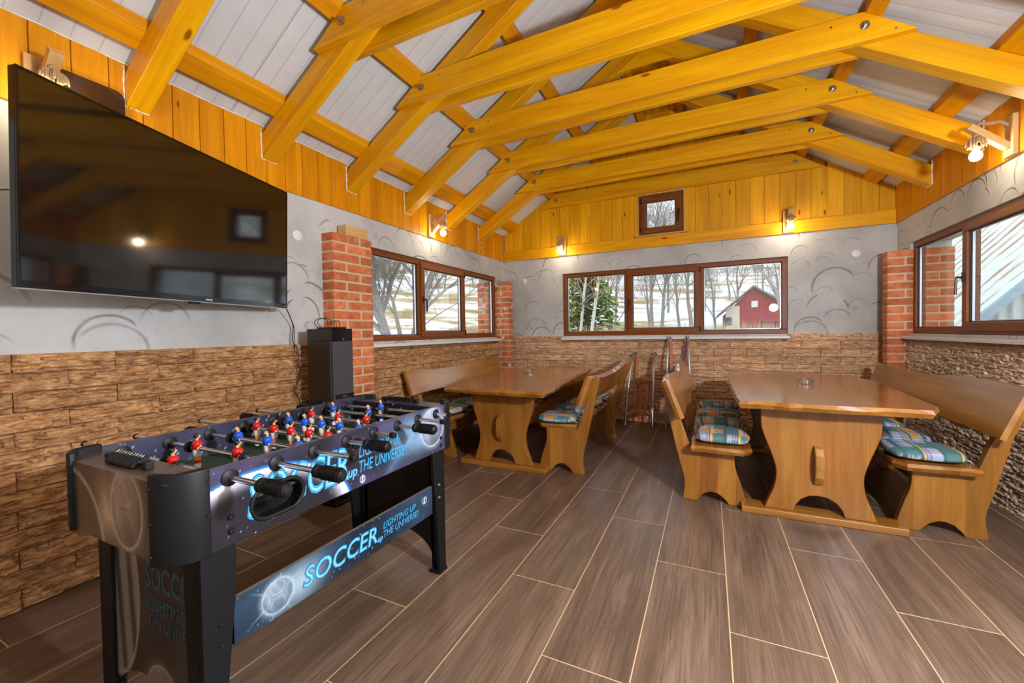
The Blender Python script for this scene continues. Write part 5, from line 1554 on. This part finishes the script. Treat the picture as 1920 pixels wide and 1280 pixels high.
def barn():
    D = 30.0; x0 = .015 * D; x1 = .168 * D; xa = .083 * D; y = D
    zg = gz(xa, D) - .1
    apex = 1.14 + .091 * D; eave = 1.14 + .034 * D
    root = thing('red_barn', 'red wooden barn with grey roof seen through the end window', 'building', (xa, y, zg))
    red = wood('red_barn_boards', srgb(188, 62, 58), srgb(150, 40, 40), 'Z', .8, .6, 0, 0, .1, .1, 8)
    cream = plain('cream_render', srgb(214, 208, 190), .9); grey = plain('grey_slate_roof', srgb(128, 128, 134), .8, 0, .2, 3); dk = plain('dark_opening', srgb(44, 44, 50), .6)
    h0 = zg
    wl_ = 1.14 + .045 * D - h0
    MB().prism([(x0 - xa + .5, 0), (x1 - xa - .3, 0), (x1 - xa - .3, eave - h0), (0, apex - h0 - .15), (x0 - xa + .5, eave - h0)], 'y', 0, 7).build('wall', red, root)
    MB().box(x0 - xa + .49, -.75, -.06, 0, 0, eave - h0 + .45).build('lower_wall', cream, root)
    for s, xe in ((-1, x0 - xa), (1, x1 - xa)):
        ze = eave - h0 - .1; za = apex - h0
        MB().quadbox([(0, -.4, za - .12), (xe, -.4, ze - .12), (xe, 7.2, ze - .12), (0, 7.2, za - .12), (0, -.4, za), (xe, -.4, ze), (xe, 7.2, ze), (0, 7.2, za)]).build('roof', grey, root)
    w1 = MB().box(-1.55, -1.2, -.10, -.061, .75, 1.25).build('window', dk, root); MB().box(-1.52, -1.23, -.12, -.101, .78, 1.22).build('pane', M['glass'], w1)
    w2 = MB().box(-.1, .25, -.08, -.001, 1.85, 2.25).build('window', M['white'], root)
    MB().box(.3, 1.8, -.9, -.001, .95, 1.05).build('balcony', red, root)
barn()
def far_house(label, dx0, dx1, D, zr0, zr1, wallc, roofc, zb):
    x0, x1 = dx0 * D, dx1 * D; xc = (x0 + x1) / 2; zg = gz(xc, D) - .3
    root = thing('house', label, 'building', (xc, D, zg))
    w = (x1 - x0) / 2; he = 1.14 + zr0 * D - zg; ha = 1.14 + zr1 * D - zg
    wl2 = MB().box(-w, w, 0, 6, 0, he).build('wall', plain('house_wall', wallc, .9), root)
    MB().quadbox([(-w - .3, -.4, he - .1), (w + .3, -.4, he - .1), (w + .3, 3, ha), (-w - .3, 3, ha), (-w - .3, -.4, he + .05), (w + .3, -.4, he + .05), (w + .3, 3, ha + .15), (-w - .3, 3, ha + .15)]).build('roof', plain('house_roof', roofc, .8, 0, .15, 2), root)
    for k in range(2):
        MB().box(-w * .5 + k * w - .35, -w * .5 + k * w + .35, -.05, -.001, he * .45, he * .75).build('window', M['gasket'], root)
far_house('small white house with purple roof far behind the bare trees', -.215, -.135, 44, .024, .055, srgb(226, 224, 220), srgb(122, 96, 112), 0)
far_house('distant orange and blue hut right of the far white house', -.085, -.045, 50, .012, .03, srgb(190, 120, 70), srgb(70, 80, 120), 0)

# grey shed with the rusty corrugated roof outside the right window
def shed():
    X0, Y0, Y1, ze = 2.95, 7.0, 13.0, 1.30
    run, k = 3.0, 1.07
    root = thing('shed', 'old grey shed with rusty corrugated roof outside the right window', 'shed', (X0, Y0, -.3))
    def rm():
        t = NT('rusty_painted_sheet'); tc = t.n('ShaderNodeTexCoord'); sx = t.n('ShaderNodeSeparateXYZ'); t.l(tc.outputs['Object'], sx.inputs[0])
        n1 = t.noise(tc.outputs['Object'], 2.5, 4); 
        f = t.math('FRACT', t.math('ADD', t.math('DIVIDE', sx.outputs[1], .30), t.math('MULTIPLY', n1, .25)))
        mp = t.n('ShaderNodeMapping'); t.l(tc.outputs['Object'], mp.inputs[0]); mp.inputs['Scale'].default_value = (1.2, 9, 1.2)
        n2 = t.noise(mp.outputs[0], 1, 5, .7)
        d = t.math('ABSOLUTE', t.math('SUBTRACT', f, .5))
        k_ = t.math('ADD', t.math('MULTIPLY', t.math('SUBTRACT', .22, d), 2.2), t.math('MULTIPLY', t.math('SUBTRACT', n2, .5), 1.6))
        c = t.ramp(k_, [(.0, srgb(198, 212, 220)), (.28, srgb(206, 206, 204)), (.5, srgb(168, 128, 108)), (.8, srgb(128, 84, 66))])
        t.base(c); t.set(Roughness=.75); return t.mat
    rust = rm(); plank = wood('weathered_grey_planks', srgb(150, 146, 136), srgb(104, 100, 92), 'Z', .9, 1, 0, 0, .25, .2, 9)
    sheet = plain('galvanised_wall_sheet', srgb(188, 196, 194), .6, .2); fasc = plain('blue_grey_fascia', srgb(158, 178, 190), .8, 0, .2, 12)
    z0 = ze + .3
    b = MB(); ny = 300
    def P(u, v):
        y = -.12 + v * (Y1 - Y0 + .12); x = -.22 + u * (run + .22)
        zz = z0 + x * k + .018 * math.cos(y * 2 * PI / .15)
        return (x, y, zz)
    b.grid(P, 2, ny * 2); b.build('roof', rust, root, smooth=True)
    MB().quadbox([(0 + run, 0, z0 + run * k), (2 * run, 0, z0), (2 * run, 6, z0), (run, 6, z0 + run * k), (run, 0, z0 + run * k + .03), (2 * run, 0, z0 + .03), (2 * run, 6, z0 + .03), (run, 6, z0 + run * k + .03)]).build('roof', rust, root)
    MB().quadbox([(-.25, -.16, z0 - .25 * k - .14), (run, -.16, z0 + run * k - .16), (run, -.12, z0 + run * k - .16), (-.25, -.12, z0 - .25 * k - .14), (-.25, -.16, z0 - .25 * k), (run, -.16, z0 + run * k), (run, -.12, z0 + run * k), (-.25, -.12, z0 - .25 * k)]).build('fascia', fasc, root)
    for i in range(38):   # eave wall planks
        MB().box(0, .03, 0, .155, 0, z0 - .03).build('plank', plank, root, (0, i * .16, 0))
    for i in range(37):   # gable planks
        MB().box(0, .155, 0, .03, 0, z0 - .08).build('plank', plank, root, (.02 + i * .16, -.01, 0))
    b = MB(); n = 240
    def Q(u, v):
        x = u * 2 * run; top = z0 + (x if x < run else 2 * run - x) * k - .05
        zb = z0 - .10
        return (x, -.03 + .012 * math.cos(x * 2 * PI / .12), zb + max(.01, top - zb) * v)
    b.grid(Q, n * 2, 1); b.build('gable_sheet', sheet, root, smooth=True)
shed()
# dry reeds below the end window view
def reeds():
    rr = random.Random(12); b = MB()
    for i in range(4200):
        y = rr.uniform(10, 19); x = rr.uniform(-.34, .2) * y
        z = gz(x, y) - .05; h = 1.14 + y * rr.uniform(-.02, .022) - z; a = rr.uniform(0, 6.28); w = .018
        t = Vector((rr.uniform(-.25, .25), rr.uniform(-.2, .2), h)); o = len(b.v)
        b.v += [(x - w, y, z), (x + w, y, z), (x + t.x, y + t.y, z + h)]; b.f.append((o, o + 1, o + 2)); b.m.append(0)
    o = b.build('dry_reeds', plain('dry_reed_straw', srgb(196, 178, 140), .9), None, recalc=False)
    tag(o, 'pale dry reeds and grass in front of the end window', 'reeds', kind='stuff')
reeds()
